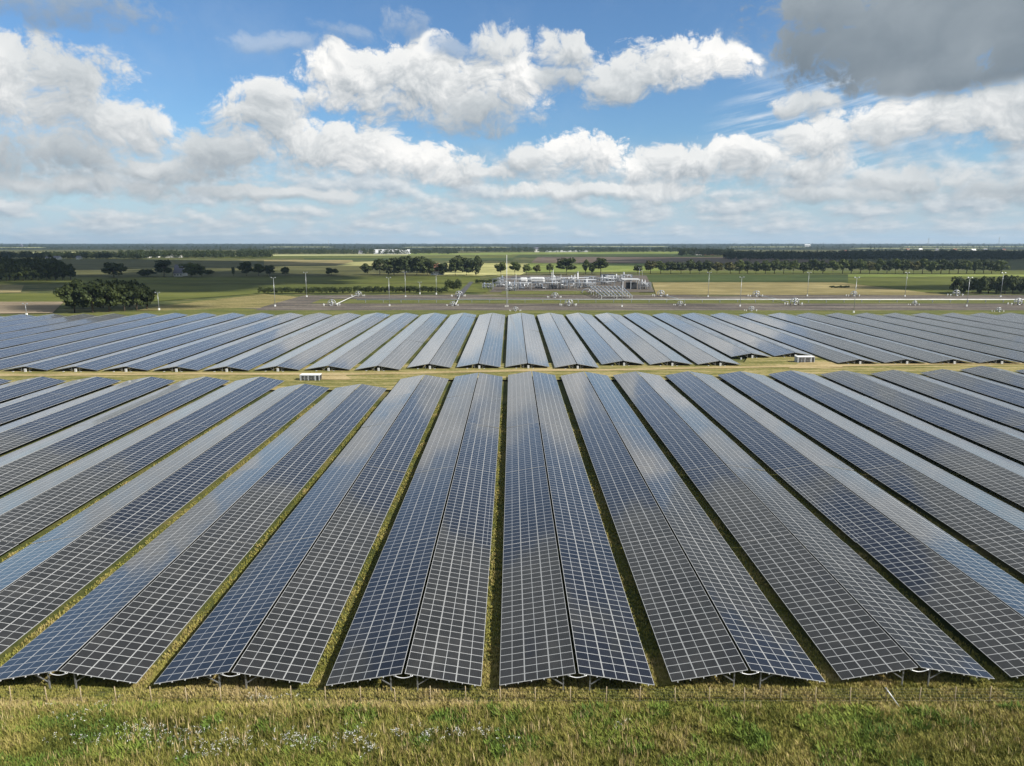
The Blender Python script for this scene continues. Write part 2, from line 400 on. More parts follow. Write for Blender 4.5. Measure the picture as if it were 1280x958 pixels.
F_GREEN = field_mat('green crop', (0.090, 0.104, 0.020), (0.125, 0.132, 0.030))
F_DEEP = field_mat('deep green crop', (0.046, 0.066, 0.017), (0.066, 0.090, 0.024))
F_BRIGHT = field_mat('young yellow green crop', (0.15, 0.19, 0.04), (0.25, 0.27, 0.075))
F_YELLOW = field_mat('ripe yellow crop', (0.32, 0.31, 0.12), (0.45, 0.42, 0.19))
F_TAN = field_mat('pale stubble', (0.215, 0.18, 0.078), (0.33, 0.27, 0.13))
F_SAND = field_mat('bare sandy soil', (0.235, 0.185, 0.125), (0.31, 0.245, 0.17))
F_BROWN = field_mat('ploughed brown soil', (0.150, 0.112, 0.085), (0.205, 0.155, 0.115))
F_PALE = field_mat('far pale field', (0.33, 0.34, 0.16), (0.46, 0.45, 0.24))
M_DRY = material('dry rough grass', ground_fn([(0, (0.06, 0.07, 0.02)), (0.4, (0.15, 0.135, 0.045)), (0.7, (0.26, 0.21, 0.09)), (1, (0.36, 0.29, 0.14))], 0.4, 0.9, 0.2, (0.1, 1.0)))
# far to near
F_FAR = field_mat('far wooded land', (0.016, 0.024, 0.012), (0.034, 0.044, 0.020), (0.0008, 0.004))
sheet('terrain', quad(-13900, 13900, 1900, 10550), 0.02, F_FAR)
field('field', [(-900, 320), (2200, 320), (2200, 312.5), (-900, 312.5)], F_OLIVE)
for fa_, fb_, fy_ in ((-80, 60, 309.6), (330, 420, 308.9), (500, 640, 309.2), (700, 840, 308.4), (905, 1010, 308.9), (1060, 1240, 310.6), (1120, 1330, 308.6)):
    field('field', [(fa_, fy_ + .35), (fb_, fy_ + .35), (fb_ - 12, fy_ - .35), (fa_ + 15, fy_ - .35)], F_PALE)
field('field', [(-100, 317.5), (120, 317.2), (115, 315.2), (-100, 315.5)], F_PALE)  # bright light on this far strip is put into its pale colour
field('field', [(270, 320.5), (600, 319), (600, 317.6), (270, 318.6)], F_PALE)
field('field', [(600, 318.6), (860, 317.2), (860, 314.6), (600, 316)], F_BRIGHT)
field('field', [(510, 319.2), (640, 318.8), (640, 316.4), (510, 316.8)], F_BRIGHT)
field('field', [(1060, 318), (1400, 318), (1400, 315.8), (1060, 316.2)], F_PALE)
field('field', [(270, 323), (640, 323), (660, 319.2), (270, 320.5)], F_GREEN)
field('field', [(380, 326), (640, 326), (645, 323), (380, 323)], F_DEEP)
field('field', [(640, 322), (900, 322), (860, 317.4), (650, 318.8)], F_DEEP)
field('field', [(300, 332), (445, 331.5), (440, 325.4), (300, 325)], F_TAN)
field('field', [(420, 332.5), (475, 332.5), (470, 327.2), (440, 328)], F_YELLOW)
field('field', [(664, 328.6), (1080, 330.2), (1040, 325), (908, 321.8), (672, 321.4)], F_BROWN)
field('field', [(-100, 346), (330, 346), (330, 325.5), (-100, 325.5)], F_OLIVE)
field('field', [(330, 345), (640, 345), (620, 332.5), (330, 332.5)], F_OLIVE)
field('field', [(546, 345), (655, 345), (662, 329.5), (540, 329.5)], F_YELLOW)
field('field', [(655, 341), (830, 340), (820, 330), (660, 329.6)], F_BRIGHT)
field('field', [(800, 343.2), (1400, 343.2), (1400, 339), (800, 339)], F_GREEN)
field('field', [(-100, 355), (600, 354), (600, 346), (-100, 347.5)], F_GREEN)
field('field', [(-100, 368), (26, 366), (30, 357), (-100, 356)], F_TAN)
field('field', [(-100, 377.5), (80, 377), (90, 367), (-100, 368.5)], F_GREEN)
field('field', [(80, 386), (330, 367), (610, 366), (610, 355), (90, 356)], F_GREEN)
field('field', [(600, 370), (800, 370), (790, 342), (655, 342)], F_OLIVE)
field('field', [(805, 353), (1180, 353), (1150, 343.8), (805, 343.8)], F_DEEP)
field('field', [(1060, 346.5), (1400, 346.5), (1400, 343.6), (1060, 343.6)], F_BRIGHT)
field('field', [(1060, 366), (1400, 366), (1400, 347), (1060, 347)], F_GREEN)
field('field', [(820, 369), (1190, 370), (1120, 362), (1050, 353.6), (815, 353.6)], F_TAN)
field('field', [(-100, 394), (66, 392), (80, 378), (-100, 378.4)], F_SAND)
field('field', [(170, 389), (320, 389), (378, 372), (330, 368.5), (200, 383)], M_DRY)
# ditches: dark lines between fields
for a, b in (((-100, 347), (600, 345.6)), ((-100, 378), (80, 377.6)), ((90, 355.6), (600, 354.6)), ((200, 383), (330, 367.6)), ((800, 343.5), (1400, 343.4))):
    pa, pb = at(*a), at(*b); n = Vector((-(pb - pa).y, (pb - pa).x, 0)).normalized() * 2.2
    _fz[0] += 0.005; sheet('ditch', [pa - n, pb - n, pb + n, pa + n], _fz[0], M_VERGE)
# gravel yard of the wells
_fz[0] = 1.0
def yard(name, pix, mat): _fz[0] += 0.006; return sheet(name, [at(x, y) for x, y in pix], _fz[0] - 0.66, mat)
yard('verge', [(-60, 398), (1400, 398), (1400, 386), (300, 386)], M_VERGE)
yard('gravel_yard', [(318, 389), (1400, 389), (1400, 369.5), (1180, 370), (600, 369.2), (380, 370), (330, 384)], M_GRAVEL)
yard('grass_strip', [(388, 380.3), (1400, 380.3), (1400, 374.9), (402, 374.9)], M_VERGE)
for (xa, xb, ya, hw) in ((320, 700, 386.4, .5), (640, 1010, 388.2, .6), (900, 1400, 385.2, .5), (420, 620, 372.6, .3), (830, 1400, 373.2, .3)):
    yard('gravel_track', [(xa, ya + hw), (xb, ya + hw), (xb + 25, ya - hw), (xa - 25, ya - hw)], M_WORN)
for (xa, xb, ya, hw) in ((470, 560, 389.6, .7), (720, 800, 390.2, .6), (1020, 1130, 389.8, .7), (600, 690, 371.2, .5), (860, 930, 370.8, .4)):
    yard('grass_patch', [(xa, ya + hw), (xb, ya + hw), (xb - 12, ya - hw), (xa + 20, ya - hw)], M_VERGE)
yard('access_road', [(569, 371), (578, 371), (592, 353), (587, 353)], M_ASPHALT)
yard('plant_yard', [(612, 366), (818, 366), (808, 345), (632, 345)], M_GRAVEL)
yard('plant_lawn', [(625, 369), (735, 369), (732, 364.6), (628, 364.6)], M_VERGE)
# lane between the two blocks of panels
yard('lane', [(-400, 484), (300, 484), (330, 490), (520, 490), (560, 477), (1700, 477), (1700, 441), (940, 441), (930, 455), (-400, 460)], M_LANE)
def ribbon(name, pix, w, z, mat):
    P = [at(x, y) for x, y in pix]; mb = MB()
    for i in range(len(P) - 1):
        a, b = P[i], P[i + 1]; mb.poly([(a.x, a.y - w, z), (b.x, b.y - w, z), (b.x, b.y + w, z), (a.x, a.y + w, z)])
    return tag(mb.build(name, mat), kind='structure')
ribbon('sandy_track', [(-300, 472), (60, 471), (240, 469.5), (420, 470), (520, 468.5), (640, 465.5), (760, 464.5), (860, 462.5), (960, 460.5), (1060, 459), (1180, 457), (1300, 456.5), (1600, 456)], 1.5, 0.52, M_TRACK)
sheet('sandy_patch', [at(x, y) for x, y in ((396, 477), (440, 477.5), (432, 471.5), (398, 472))], 0.54, M_TRACK)
sheet('sandy_patch', [at(x, y) for x, y in ((985, 463), (1055, 462), (1040, 455), (1000, 455.5))], 0.54, M_TRACK)

# ------------------------------------------------------------------ solar tables
PITCH = 13.6; X_FIRST = -1.7; RIDGE_GAP = 0.26; TH = rad(10.0); ZR = 1.92; ML = 2.0; MS = 2.02; MW = 1.0; THK = 0.04
def slope_pt(s, t, y, th, zr): return Vector((s * (RIDGE_GAP / 2 + t * math.cos(th)), y, zr - t * math.sin(th)))
def module_box(mb, s, t0, t1, y0, y1, th, zr, uv):
    nrm = Vector((s * math.sin(th), 0, math.cos(th))) * THK
    A = [slope_pt(s, t0, y0, th, zr), slope_pt(s, t1, y0, th, zr), slope_pt(s, t1, y1, th, zr), slope_pt(s, t0, y1, th, zr)]
    B = [p - nrm for p in A]
    (u0, u1, v0, v1) = uv; UV = [(u0, v0), (u1, v0), (u1, v1), (u0, v1)]
    if s < 0: mb.poly(A[::-1], UV[::-1])
    else: mb.poly(A, UV)
    mb.poly(B if s < 0 else B[::-1])
    for i in range(4):
        j = (i + 1) % 4; q = [A[i], B[i], B[j], A[j]]; mb.poly(q)
SEG = 26; SEG_GAP = 0.10
mod_mesh = {}
for s in (-1, 1):
    m = MB(); m0 = []
    module_box(m, s, 0, ML, 0, MW - 0.004, TH, 0, (0.0, 1.0, 0.0, 0.996))
    # relative to its own ridge side corner
    off = slope_pt(s, 0, 0, TH, 0); m.v = [(a - off.x, b, c) for a, b, c in m.v]
    mod_mesh[s] = m.mesh('solar_module', M_MODULE)
post_mesh = {}
def y_row(j): return j * MW + (j // SEG) * SEG_GAP
def frame_parts(root, y, fancy=True):
    "two posts, two braces, two rafters under the panels at y"
    for s in (-1, 1):
        p = MB(); xb = s * 1.05; zt = ZR - 0.24
        p.box((0, 0, (zt - 0.0) / 2 - 0.05), (0.10, 0.12, zt + 0.1)); p.build('support_post', M_STEEL, root, (xb, y, 0))
        if fancy:
            p = MB(); p.beam((xb + s * 0.06, y - 0.05, 0.75), (s * 2.1, y - 0.05, ZR - 0.52), 0.07); p.build('brace', M_STEEL, root)
            p = MB(); a = slope_pt(s, 0.1, y, TH, ZR - 0.16); b = slope_pt(s, 5.9, y, TH, ZR - 0.16); p.beam(a, b, 0.07, 0.12); p.build('rafter', M_STEEL, root)
def near_table(k, y0, y1, label, rr):
    xc = X_FIRST + PITCH * (k + 0.5); root = empty('solar_table', (xc, y0, 0))
    tag(root, label, 'solar table', 'solar tables of the near block')
    rows = int(round((y1 - y0) / MW)); nseg = rows // SEG + 1
    # first row in view
    def seen(j):
        Y = y0 + y_row(j); dep = Y * _cT + (CAM_H - 1.5) * _sT
        lim = dep * 640 / FPX
        return min(abs(xc - 6), abs(xc + 6)) < lim or abs(xc) < 6
    j0 = next((j for j in range(rows) if seen(j)), rows)
    j0 = max(0, min(j0, rows - 16)); j1 = j0 + 16
    for s in (-1, 1):
        dth = [rr.uniform(-0.5, 0.5) for _ in range(nseg)]; dz = [rr.uniform(-0.02, 0.02) for _ in range(nseg)]
        bank = MB()
        for j in range(rows):
            g = j // SEG; th = TH + rad(dth[g]); zr = ZR + dz[g]
            for i in range(3):
                if j0 <= j < j1:
                    o = put('solar_module', mod_mesh[s], root, slope_pt(s, i * MS, y_row(j), th, zr)); o.rotation_euler.y = s * rad(dth[g])
                else:
                    module_box(bank, s, i * MS, i * MS + ML, y_row(j), y_row(j) + MW - 0.004, th, zr, (i, i + 1.0, j, j + 0.996))
        tag(bank.build('module_bank', M_MODULE, root), kind='stuff')
        L = y_row(rows)
        for t in (0.45, 1.45, 2.5, 3.5, 4.55, 5.55):
            p = MB(); q = slope_pt(s, t, 0, TH, ZR - 0.085)
            p.box((q.x, L / 2, q.z), (0.06, L + 0.12, 0.07)); p.build('purlin', M_PALE, root)
    frame_parts(root, 0.35)
    rest = MB()
    for yy in np.arange(6.35, y_row(rows), 6.0):
        for s in (-1, 1): rest.box((s * 1.05, yy, 0.82), (0.10, 0.12, 1.75))
    rest.build('support_frame', M_STEEL, root)
    c = MB(); c.tube([(-0.75 + 1.5 * q / 10, 0.0, ZR - 0.20 - 0.20 * math.sin(math.pi * q / 10)) for q in range(11)], 0.035, 6); c.build('cable_duct', M_PALE, root)
    return root
def far_table(k, y0, y1, label, rr):
    xc = X_FIRST - 0.8 + PITCH * (k + 0.5); root = empty('solar_table', (xc, y0, 0))
    tag(root, label, 'solar table', 'solar tables of the far block')
    rows = int(round((y1 - y0) / MW)); nseg = rows // SEG + 1
    for s in (-1, 1):
        mb = MB()
        for g in range(nseg):
            a, b = g * SEG, min(rows, (g + 1) * SEG)
            if b <= a: continue
            th = TH + rad(rr.uniform(-0.5, 0.5)); zr = ZR + rr.uniform(-0.02, 0.02)
            for i in range(3): module_box(mb, s, i * MS, i * MS + ML, y_row(a), y_row(a) + (b - a) * MW - 0.004, th, zr, (i, i + 1.0, a, b - 0.004))
        mb.build('panel_slope', M_MODULE, root)
    frame_parts(root, 0.5, True)
    b = MB(); b.box((0.25, -0.02, 0.85), (0.55, 0.3, 0.85)); b.build('inverter_box', M_BOX, root)
    b = MB(); b.box((-3.1, 0.0, 0.28), (0.4, 0.4, 0.56)); b.build('cable_box', M_BOX, root)
    b = MB(); b.box((1.6, 0.0, 0.25), (0.4, 0.35, 0.5)); b.build('cable_box', M_BOX, root)
    rest = MB()
    for yy in np.arange(6.5, y_row(rows), 8.0):
        for s in (-1, 1): rest.box((s * 1.05, yy, 0.82), (0.10, 0.12, 1.75))
    rest.build('support_frame', M_STEEL, root)
    return root
NEAR_F = {-4: 851.5, -3: 853.5, -2: 855, -1: 857, 0: 856.5, 1: 852.5, 2: 849, 3: 847}
NEAR_B = {-4: 485.7, -3: 485.7, -2: 474, -1: 471.5, 0: 469.2, 1: 470.5, 2: 470, 3: 469.5, 4: 469.3, 5: 468.7, 6: 468.5, 7: 468, 8: 466.7, 9: 462.8, 10: 464}
rr = random.Random(3)
def side_label(k, block):
    if k == 0: return 'long double-sided solar table just right of the central grass gap, %s' % block
    if k > 0: return '%s solar table to the right of the central one, %s' % (ORD[k - 1], block)
    return '%s solar table to the left of the central grass gap, %s' % (ORD[-k - 1], block)
for k in range(-12, 12):
    yf = NEAR_F.get(k, 851 if k < 0 else 846); yb = NEAR_B.get(k, 476.8 if k < 0 else 464)
    near_table(k, at(640, yf, 0.87).y, at(640, yb, 0.87).y, side_label(k, 'front block by the meadow'), rr)
FAR_F = {-5: 462.5, -4: 462, -3: 462, -2: 459.5, -1: 459, 0: 458.7, 1: 459.5, 2: 455.5, 3: 455.7, 4: 455.7, 5: 446, 6: 445, 7: 453.7}
for k in range(-21, 21):
    yf = FAR_F.get(k, 463 if k < 0 else 453.5)
    yb = 391.3 if k > -13 else 391.3 + 0.35 * (-12 - k)
    far_table(k, at(640, yf, 0.87).y, at(640, yb, 1.92).y, side_label(k, 'back block beyond the lane'), rr)

# ------------------------------------------------------------------ transformer cabins on the lane
def cabin(px0, px1, ybase, ytop, label):
    p = at((px0 + px1) / 2, ybase); q = ppm(p); w = (px1 - px0) / q; dpt = 2.3; h = (ybase - ytop) / q - 0.42 - 0.05
    r = empty('transformer_cabin', (p.x, p.y + dpt / 2, 0)); tag(r, label, 'cabin')
    b = MB(); b.box((0, 0, 0.25 + h / 2), (w, dpt, h)); b.build('body', M_PLANT, r)
    b = MB(); b.box((0, 0, h + 0.25 + 0.047), (w + 0.08, dpt + 0.08, 0.09)); b.build('roof', M_WHITE, r)
    b = MB(); b.box((0, 0, 0.12), (w - 0.3, dpt - 0.3, 0.26)); b.build('plinth', M_DARK, r)
    for x in (-0.33, -0.16, 0.04, 0.19):
        d = MB(); yy = -dpt / 2 - 0.02; ww = 0.13 * w
        d.box((x * w, yy, 0.3 + h * 0.5), (ww, 0.05, h * 0.80)); o = d.build('louvre_door', M_DARK, r)
        f = MB()
        for i in range(9): f.box((x * w, yy - 0.035, 0.3 + h * 0.22 + i * h * 0.068), (ww * 0.9, 0.03, 0.03), Matrix.Rotation(0.5, 3, 'X'))
        f.build('louvre', M_STEEL, o)
        f = MB(); f.box((x * w + ww * 0.35, yy - 0.05, 0.3 + h * .45), (0.05, 0.06, 0.2)); f.build('handle', M_PALE, o)
    d = MB(); d.box((0.405 * w, -dpt / 2 - 0.02, 0.27 + h * 0.49), (0.12 * w, 0.05, h * 0.92)); d.build('cooling_grille', M_DARK, r)
    d = MB(); d.box((w / 2 + 0.02, 0, 0.3 + h * 0.48), (0.05, dpt * 0.8, h * 0.8)); d.build('end_grille', M_DARK, r)
    return r
cabin(375, 399.5, 478, 468.2, 'white transformer cabin on the lane beside shortened solar tables')
cabin(996.5, 1018, 455.3, 445.6, 'white transformer cabin on the grass in front of the indented back tables')

# ------------------------------------------------------------------ fence in front of the panels
fy = at(640, 879).y
fr = empty('wire_fence', (0, fy, 0)); tag(fr, 'thin wire fence on slim posts between the meadow and the front solar tables', 'fence')
fx = [at(495 + 43.6 * i, 879).x for i in range(-16, 24)]
pm = MB(); pm.tube([(0, 0, -0.2), (0, 0, 1.42)], 0.042, 7, r2=0.036); pm = pm.mesh('fence_post', M_WOOD)
for x in fx:
    o = put('post', pm, fr, (x + random.uniform(-0.06, 0.06), random.uniform(-0.05, 0.05), random.uniform(-0.08, 0.05))); o.rotation_euler = (rad(random.uniform(-2, 2)), rad(random.uniform(-2, 2)), 0)
w = MB()
for z in (0.25, 0.5, 0.75, 1.0, 1.25):
    for i in range(len(fx) - 1): w.tube([(fx[i], -0.05, z), ((fx[i] + fx[i+1]) / 2, -0.05, z - 0.025), (fx[i+1], -0.05, z)], 0.0045, 4, caps=False)
w.build('wire', M_WIRE, fr)
bx = at(1104.5, 879).x; b = MB(); b.tube([(bx, -0.02, 1.35), (bx + 0.95, -0.45, 0.02)], 0.045, 7); b.build('brace', M_PALE, fr)

# ------------------------------------------------------------------ meadow
def blades(name, pts, hgt, n_bl, mat, width=0.018, tones=None, spread=0.12, lean=0.45, parent=None):
    "grass tufts: every blade a bent strip; one mesh"
    N = len(pts); pts = np.asarray(pts, np.float32); B = N * n_bl
    base = np.repeat(pts, n_bl, 0); h = np.repeat(np.asarray(hgt, np.float32), n_bl) * rng.uniform(0.55, 1.1, B).astype(np.float32)
    ang = rng.uniform(0, 2 * np.pi, B); rr_ = rng.uniform(0, spread, B)
    base = base + np.stack([np.cos(ang) * rr_, np.sin(ang) * rr_, np.zeros(B)], 1)
    fa = ang + rng.uniform(-0.6, 0.6, B); le = rng.uniform(0.1, lean, B) * h
    side = np.stack([-np.sin(fa), np.cos(fa), np.zeros(B)], 1); fwd = np.stack([np.cos(fa), np.sin(fa), np.zeros(B)], 1)
    wd = (width * rng.uniform(0.6, 1.4, B))[:, None]
    up = np.array([0, 0, 1.0])
    mid = base + fwd * (le * 0.35)[:, None] + up * (h * 0.6)[:, None]
    tip = base + fwd * le[:, None] + up * h[:, None]
    V = np.empty((B, 5, 3), np.float32)
    V[:, 0] = base - side * wd; V[:, 1] = base + side * wd; V[:, 2] = mid + side * wd * 0.8; V[:, 3] = mid - side * wd * 0.8; V[:, 4] = tip
    me = bpy.data.meshes.new(name)
    me.vertices.add(B * 5); me.vertices.foreach_set('co', V.ravel())
    i0 = np.arange(B, dtype=np.int32) * 5
    loops = np.stack([i0, i0+1, i0+2, i0+3, i0+3, i0+2, i0+4], 1).ravel()
    me.loops.add(B * 7); me.loops.foreach_set('vertex_index', loops)
    st = np.stack([np.arange(B) * 7, np.arange(B) * 7 + 4], 1).ravel().astype(np.int32)
    me.polygons.add(B * 2); me.polygons.foreach_set('loop_start', st)
    try: me.polygons.foreach_set('loop_total', np.tile([4, 3], B).astype(np.int32))
    except Exception: pass
    me.update(calc_edges=True)
    t = np.repeat(np.asarray(tones if tones is not None else rng.uniform(0, 1, N)), n_bl) + rng.normal(0, 0.10, B)
    a = me.attributes.new('tone', 'FLOAT', 'POINT'); a.data.foreach_set('value', np.repeat(np.clip(t, 0, 1), 5).astype(np.float32))
    me.materials.append(mat); me.validate()
    return put(name, me, parent)
def grass_mat(name, stops):
    def fn(t, b):
        a = t.node('ShaderNodeAttribute', attribute_name='tone').outputs['Fac']
        pset(t, b, color=t.ramp(a, stops), rough=0.75, spec=0.15)
    return material(name, fn)
M_GRASS = grass_mat('meadow grass', [(0, (0.07, 0.085, 0.016)), (0.25, (0.165, 0.175, 0.036)), (0.5, (0.285, 0.265, 0.065)), (0.8, (0.385, 0.30, 0.125)), (1, (0.50, 0.40, 0.22))])
def vnoise(x, y, sc, seed):
    "cheap smooth value noise"
    r = np.random.default_rng(seed); T = r.uniform(0, 1, (64, 64))
    u, v = x / sc + 1000, y / sc + 1000; iu, iv = np.floor(u).astype(int), np.floor(v).astype(int); fu, fv = u - iu, v - iv
    fu, fv = fu * fu * (3 - 2 * fu), fv * fv * (3 - 2 * fv)
    g = lambda a, b: T[a % 64, b % 64]
    return (g(iu, iv) * (1 - fu) + g(iu + 1, iv) * fu) * (1 - fv) + (g(iu, iv + 1) * (1 - fu) + g(iu + 1, iv + 1) * fu) * fv
def scatter(n, x0, x1, y0, y1): return rng.uniform(x0, x1, n), rng.uniform(y0, y1, n)
x, y = scatter(66000, -50, 50, 36.5, fy + 0.3)
n1 = vnoise(x, y, 4.0, 1); n2 = vnoise(x, y, 1.3, 2); n3 = vnoise(x, y * 2.0, 9.0, 3)
band = np.clip((y - (fy - 3.4 + 2.2 * n1)) / 1.2, 0, 1) * np.clip((6 - x) / 10.0, 0.25, 1)      # dry tall grass along the fence
tone = np.clip(0.10 + 0.38 * n1 + 0.30 * (n2 - 0.5) + 0.40 * band + 0.22 * (n3 - 0.4) + 0.16 * np.clip(x / 20, 0, 1), 0, 1)
tone = np.clip(tone + rng.normal(0, 0.12, len(x)), 0, 1)
h = (0.24 + 0.36 * n2 + 0.26 * band + 0.22 * n3) * rng.uniform(0.45, 1.35, len(x)) * np.clip(0.35 + (fy - 0.2 - y) * 0.45, 0.3, 0.9)
z = np.zeros_like(x)
tag(blades('meadow_grass', np.stack([x, y, z], 1), h, 9, M_GRASS, 0.020, tone, 0.17, 0.85), 'tall unmown meadow grass in front of the wire fence', 'grass', kind='stuff')
# broad leafy weeds: clumps of wider leaves, greener
x, y = scatter(19500, -50, 50, 36.5, fy - 0.8); n1 = vnoise(x, y, 2.2, 11); k_ = n1 > 0.54; x, y = x[k_], y[k_]
M_WEED = grass_mat('leafy weeds', [(0, (0.06, 0.11, 0.02)), (0.5, (0.13, 0.19, 0.032)), (1, (0.23, 0.26, 0.05))])
tag(blades('leafy_weeds', np.stack([x, y, 0 * x], 1), 0.42 + 0.3 * vnoise(x, y, 1.0, 5), 9, M_WEED, 0.045, vnoise(x, y, 3.0, 6), 0.2, 0.9), 'green leafy weeds growing in patches through the meadow', 'weeds', kind='stuff')
# rougher short growth between fence and panels, under their front edge and along the gaps
x, y = scatter(15000, -48, 48, fy + 0.3, fy + 4.6); n1 = vnoise(x, y, 2.0, 21)
tag(blades('rough_grass', np.stack([x, y, 0 * x], 1), 0.16 + 0.24 * n1, 8, M_GRASS, 0.02, np.clip(0.12 + 0.62 * n1 + 0.2 * vnoise(x, y, 0.7, 22), 0, 1), 0.15, 0.8), 'rough short grass between the wire fence and the front solar tables', 'grass', kind='stuff')
X, Y, = [], []
for n in range(-6, 8):
    gx = X_FIRST + PITCH * n; m = 2600
    X.append(rng.uniform(gx - 0.95, gx + 0.95, m)); Y.append(fy + 2 + 100 * rng.uniform(0, 1, m) ** 1.6)
x, y = np.concatenate(X), np.concatenate(Y); n1 = vnoise(x, y, 3.0, 31)
tag(blades('gap_grass', np.stack([x, y, 0 * x], 1), 0.10 + 0.22 * n1, 6, M_GRASS, 0.028, np.clip(0.12 + 0.55 * n1 + 0.2 * vnoise(x, y, 0.8, 32), 0, 1), 0.14, 0.8), 'grass growing in the narrow gaps between the solar tables', 'grass', kind='stuff')
# dry stalks with seed heads standing over the grass
x, y = scatter(4500, -50, 50, 36.5, fy - 0.7); n1 = vnoise(x, y, 3.2, 41); k_ = n1 > 0.42; x, y = x[k_], y[k_]
M_STALK = grass_mat('dry stalks', [(0, (0.20, 0.16, 0.06)), (0.5, (0.38, 0.29, 0.13)), (1, (0.52, 0.42, 0.24))])
tag(blades('dry_stalks', np.stack([x, y, 0 * x], 1), 0.72 + 0.45 * vnoise(x, y, 1.0, 42), 4, M_STALK, 0.02, rng.uniform(0, 1, len(x)), 0.14, 0.35), 'dry seed stalks standing above the meadow grass', 'stalks', kind='stuff')
# white umbels
mb = MB()
fl = []
for (px, py, n, sx, sy) in ((100, 935, 26, 2.0, .5), (230, 928, 60, 3.2, .9), (170, 922, 40, 2.2, .6), (270, 940, 24, 1.4, .5), (300, 936, 20, 1.5, .5), (370, 935, 60, 2.0, .7), (440, 930, 34, 1.6, .6), (460, 942, 24, .9, .5), (495, 925, 14, .7, .3),
    (535, 927, 22, 1.0, .4), (570, 925, 16, .8, .3), (605, 925, 18, .9, .4), (640, 935, 6, .8, .4), (90, 905, 14, 2, .5), (340, 880, 24, 3, .3), (120, 890, 12, 3, .4), (250, 952, 16, 3, .3), (780, 912, 5, .7, .3)):
    c = at(px, py)
    for _ in range(n): fl.append((c.x + random.gauss(0, sx * .5), c.y + random.gauss(0, sy * .8)))
for (fx_, fy_) in fl:
    hh = random.uniform(0.55, 0.85)
    mb.tube([(fx_, fy_, 0), (fx_ + 0.03, fy_, hh)], 0.008, 4, mi=1, caps=False)
    for _ in range(6):
        cx, cy, cz = fx_ + random.gauss(0, 0.07), fy_ + random.gauss(0, 0.07), hh + random.uniform(-0.05, 0.06); r_ = random.uniform(0.012, 0.028)
        tl = Matrix.Rotation(random.uniform(-.6, .6), 3, 'X') @ Matrix.Rotation(random.uniform(-.6, .6), 3, 'Y')
        mb.poly([Vector((cx, cy, cz)) + tl @ Vector((math.cos(a) * r_, math.sin(a) * r_, 0)) for a in (0, 1.05, 2.1, 3.14, 4.2, 5.25)])
M_PETAL = plain('white petals', (0.70, 0.69, 0.68), 0.8, 0, 0.1); M_STEM = plain('flower stem', (0.08, 0.13, 0.03), 0.8)
tag(mb.build('white_wildflowers', [M_PETAL, M_STEM]), 'white umbel wildflowers scattered in the front of the meadow', 'wildflowers', kind='stuff')

# ------------------------------------------------------------------ trees
def crown_mesh(seed, lobes=26, leaves=78, form='round', mat=M_LEAF):
    "unit crown: radius 1, height 0..2; many leaf-sized faces gathered in uneven clumps"
    r = np.random.default_rng(seed); C = []
    while len(C) < lobes:
        p = r.uniform(-1, 1, 3); q = np.linalg.norm(p)
        if q > 0.98 or q < 0.25: continue
        if form == 'round': sc = np.array([0.80, 0.80, 0.80])
        elif form == 'tall': sc = np.array([0.72, 0.72, 0.86])
        else: sc = np.array([0.85, 0.85, 0.70])
        p = p * sc
        if p[2] < -0.5 and r.random() < 0.6: continue
        C.append((p + np.array([0, 0, 1.0]), r.uniform(0.20, 0.40), r.uniform(0, 1)))
    V = []; T = []
    for c, rad_, tn in C:
        d = r.normal(0, 1, (leaves, 3)); d /= np.linalg.norm(d, axis=1)[:, None]
        rr_ = rad_ * r.uniform(0.55, 1.08, leaves) ** 0.7
        ctr = c + d * rr_[:, None] * np.array([1.1, 1.1, 0.85])
        n = d + r.normal(0, 0.55, (leaves, 3)); n /= np.linalg.norm(n, axis=1)[:, None]
        a = np.cross(n, r.normal(0, 1, (leaves, 3))); a /= np.linalg.norm(a, axis=1)[:, None]; b = np.cross(n, a)
        s = r.uniform(0.045, 0.10, leaves)[:, None]
        V.append(np.stack([ctr - a * s - b * s * .6, ctr + a * s - b * s * .8, ctr + a * s * .7 + b * s, ctr - a * s * .9 + b * s * .8], 1).reshape(-1, 3))
        T.append(np.repeat(np.clip(0.25 + 0.5 * tn + r.normal(0, 0.14, leaves), 0, 1), 4))
    V = np.concatenate(V).astype(np.float32); T = np.concatenate(T).astype(np.float32); n = len(V) // 4
    return V, T, n
def quads_mesh(name, V, T, mat):
    n = len(V) // 4; me = bpy.data.meshes.new(name)
    me.vertices.add(len(V)); me.vertices.foreach_set('co', V.ravel())
    me.loops.add(n * 4); me.loops.foreach_set('vertex_index', np.arange(n * 4, dtype=np.int32))
    me.polygons.add(n); me.polygons.foreach_set('loop_start', np.arange(n, dtype=np.int32) * 4)
    me.update(calc_edges=True)
    a = me.attributes.new('tone', 'FLOAT', 'POINT'); a.data.foreach_set('value', T)
    me.materials.append(mat); return me
CR = {}
for key, form, mat, seeds in (('round', 'round', M_LEAF, range(6)), ('dark', 'round', M_LEAF_D, range(10, 15)), ('tall', 'tall', M_LEAF, range(20, 23)), ('yellow', 'round', M_LEAF_Y, range(30, 32)), ('low', 'flat', M_LEAF_D, range(40, 43))):
    CR[key] = [quads_mesh('crown', *crown_mesh(s_, form=form)[:2], mat) for s_ in seeds]
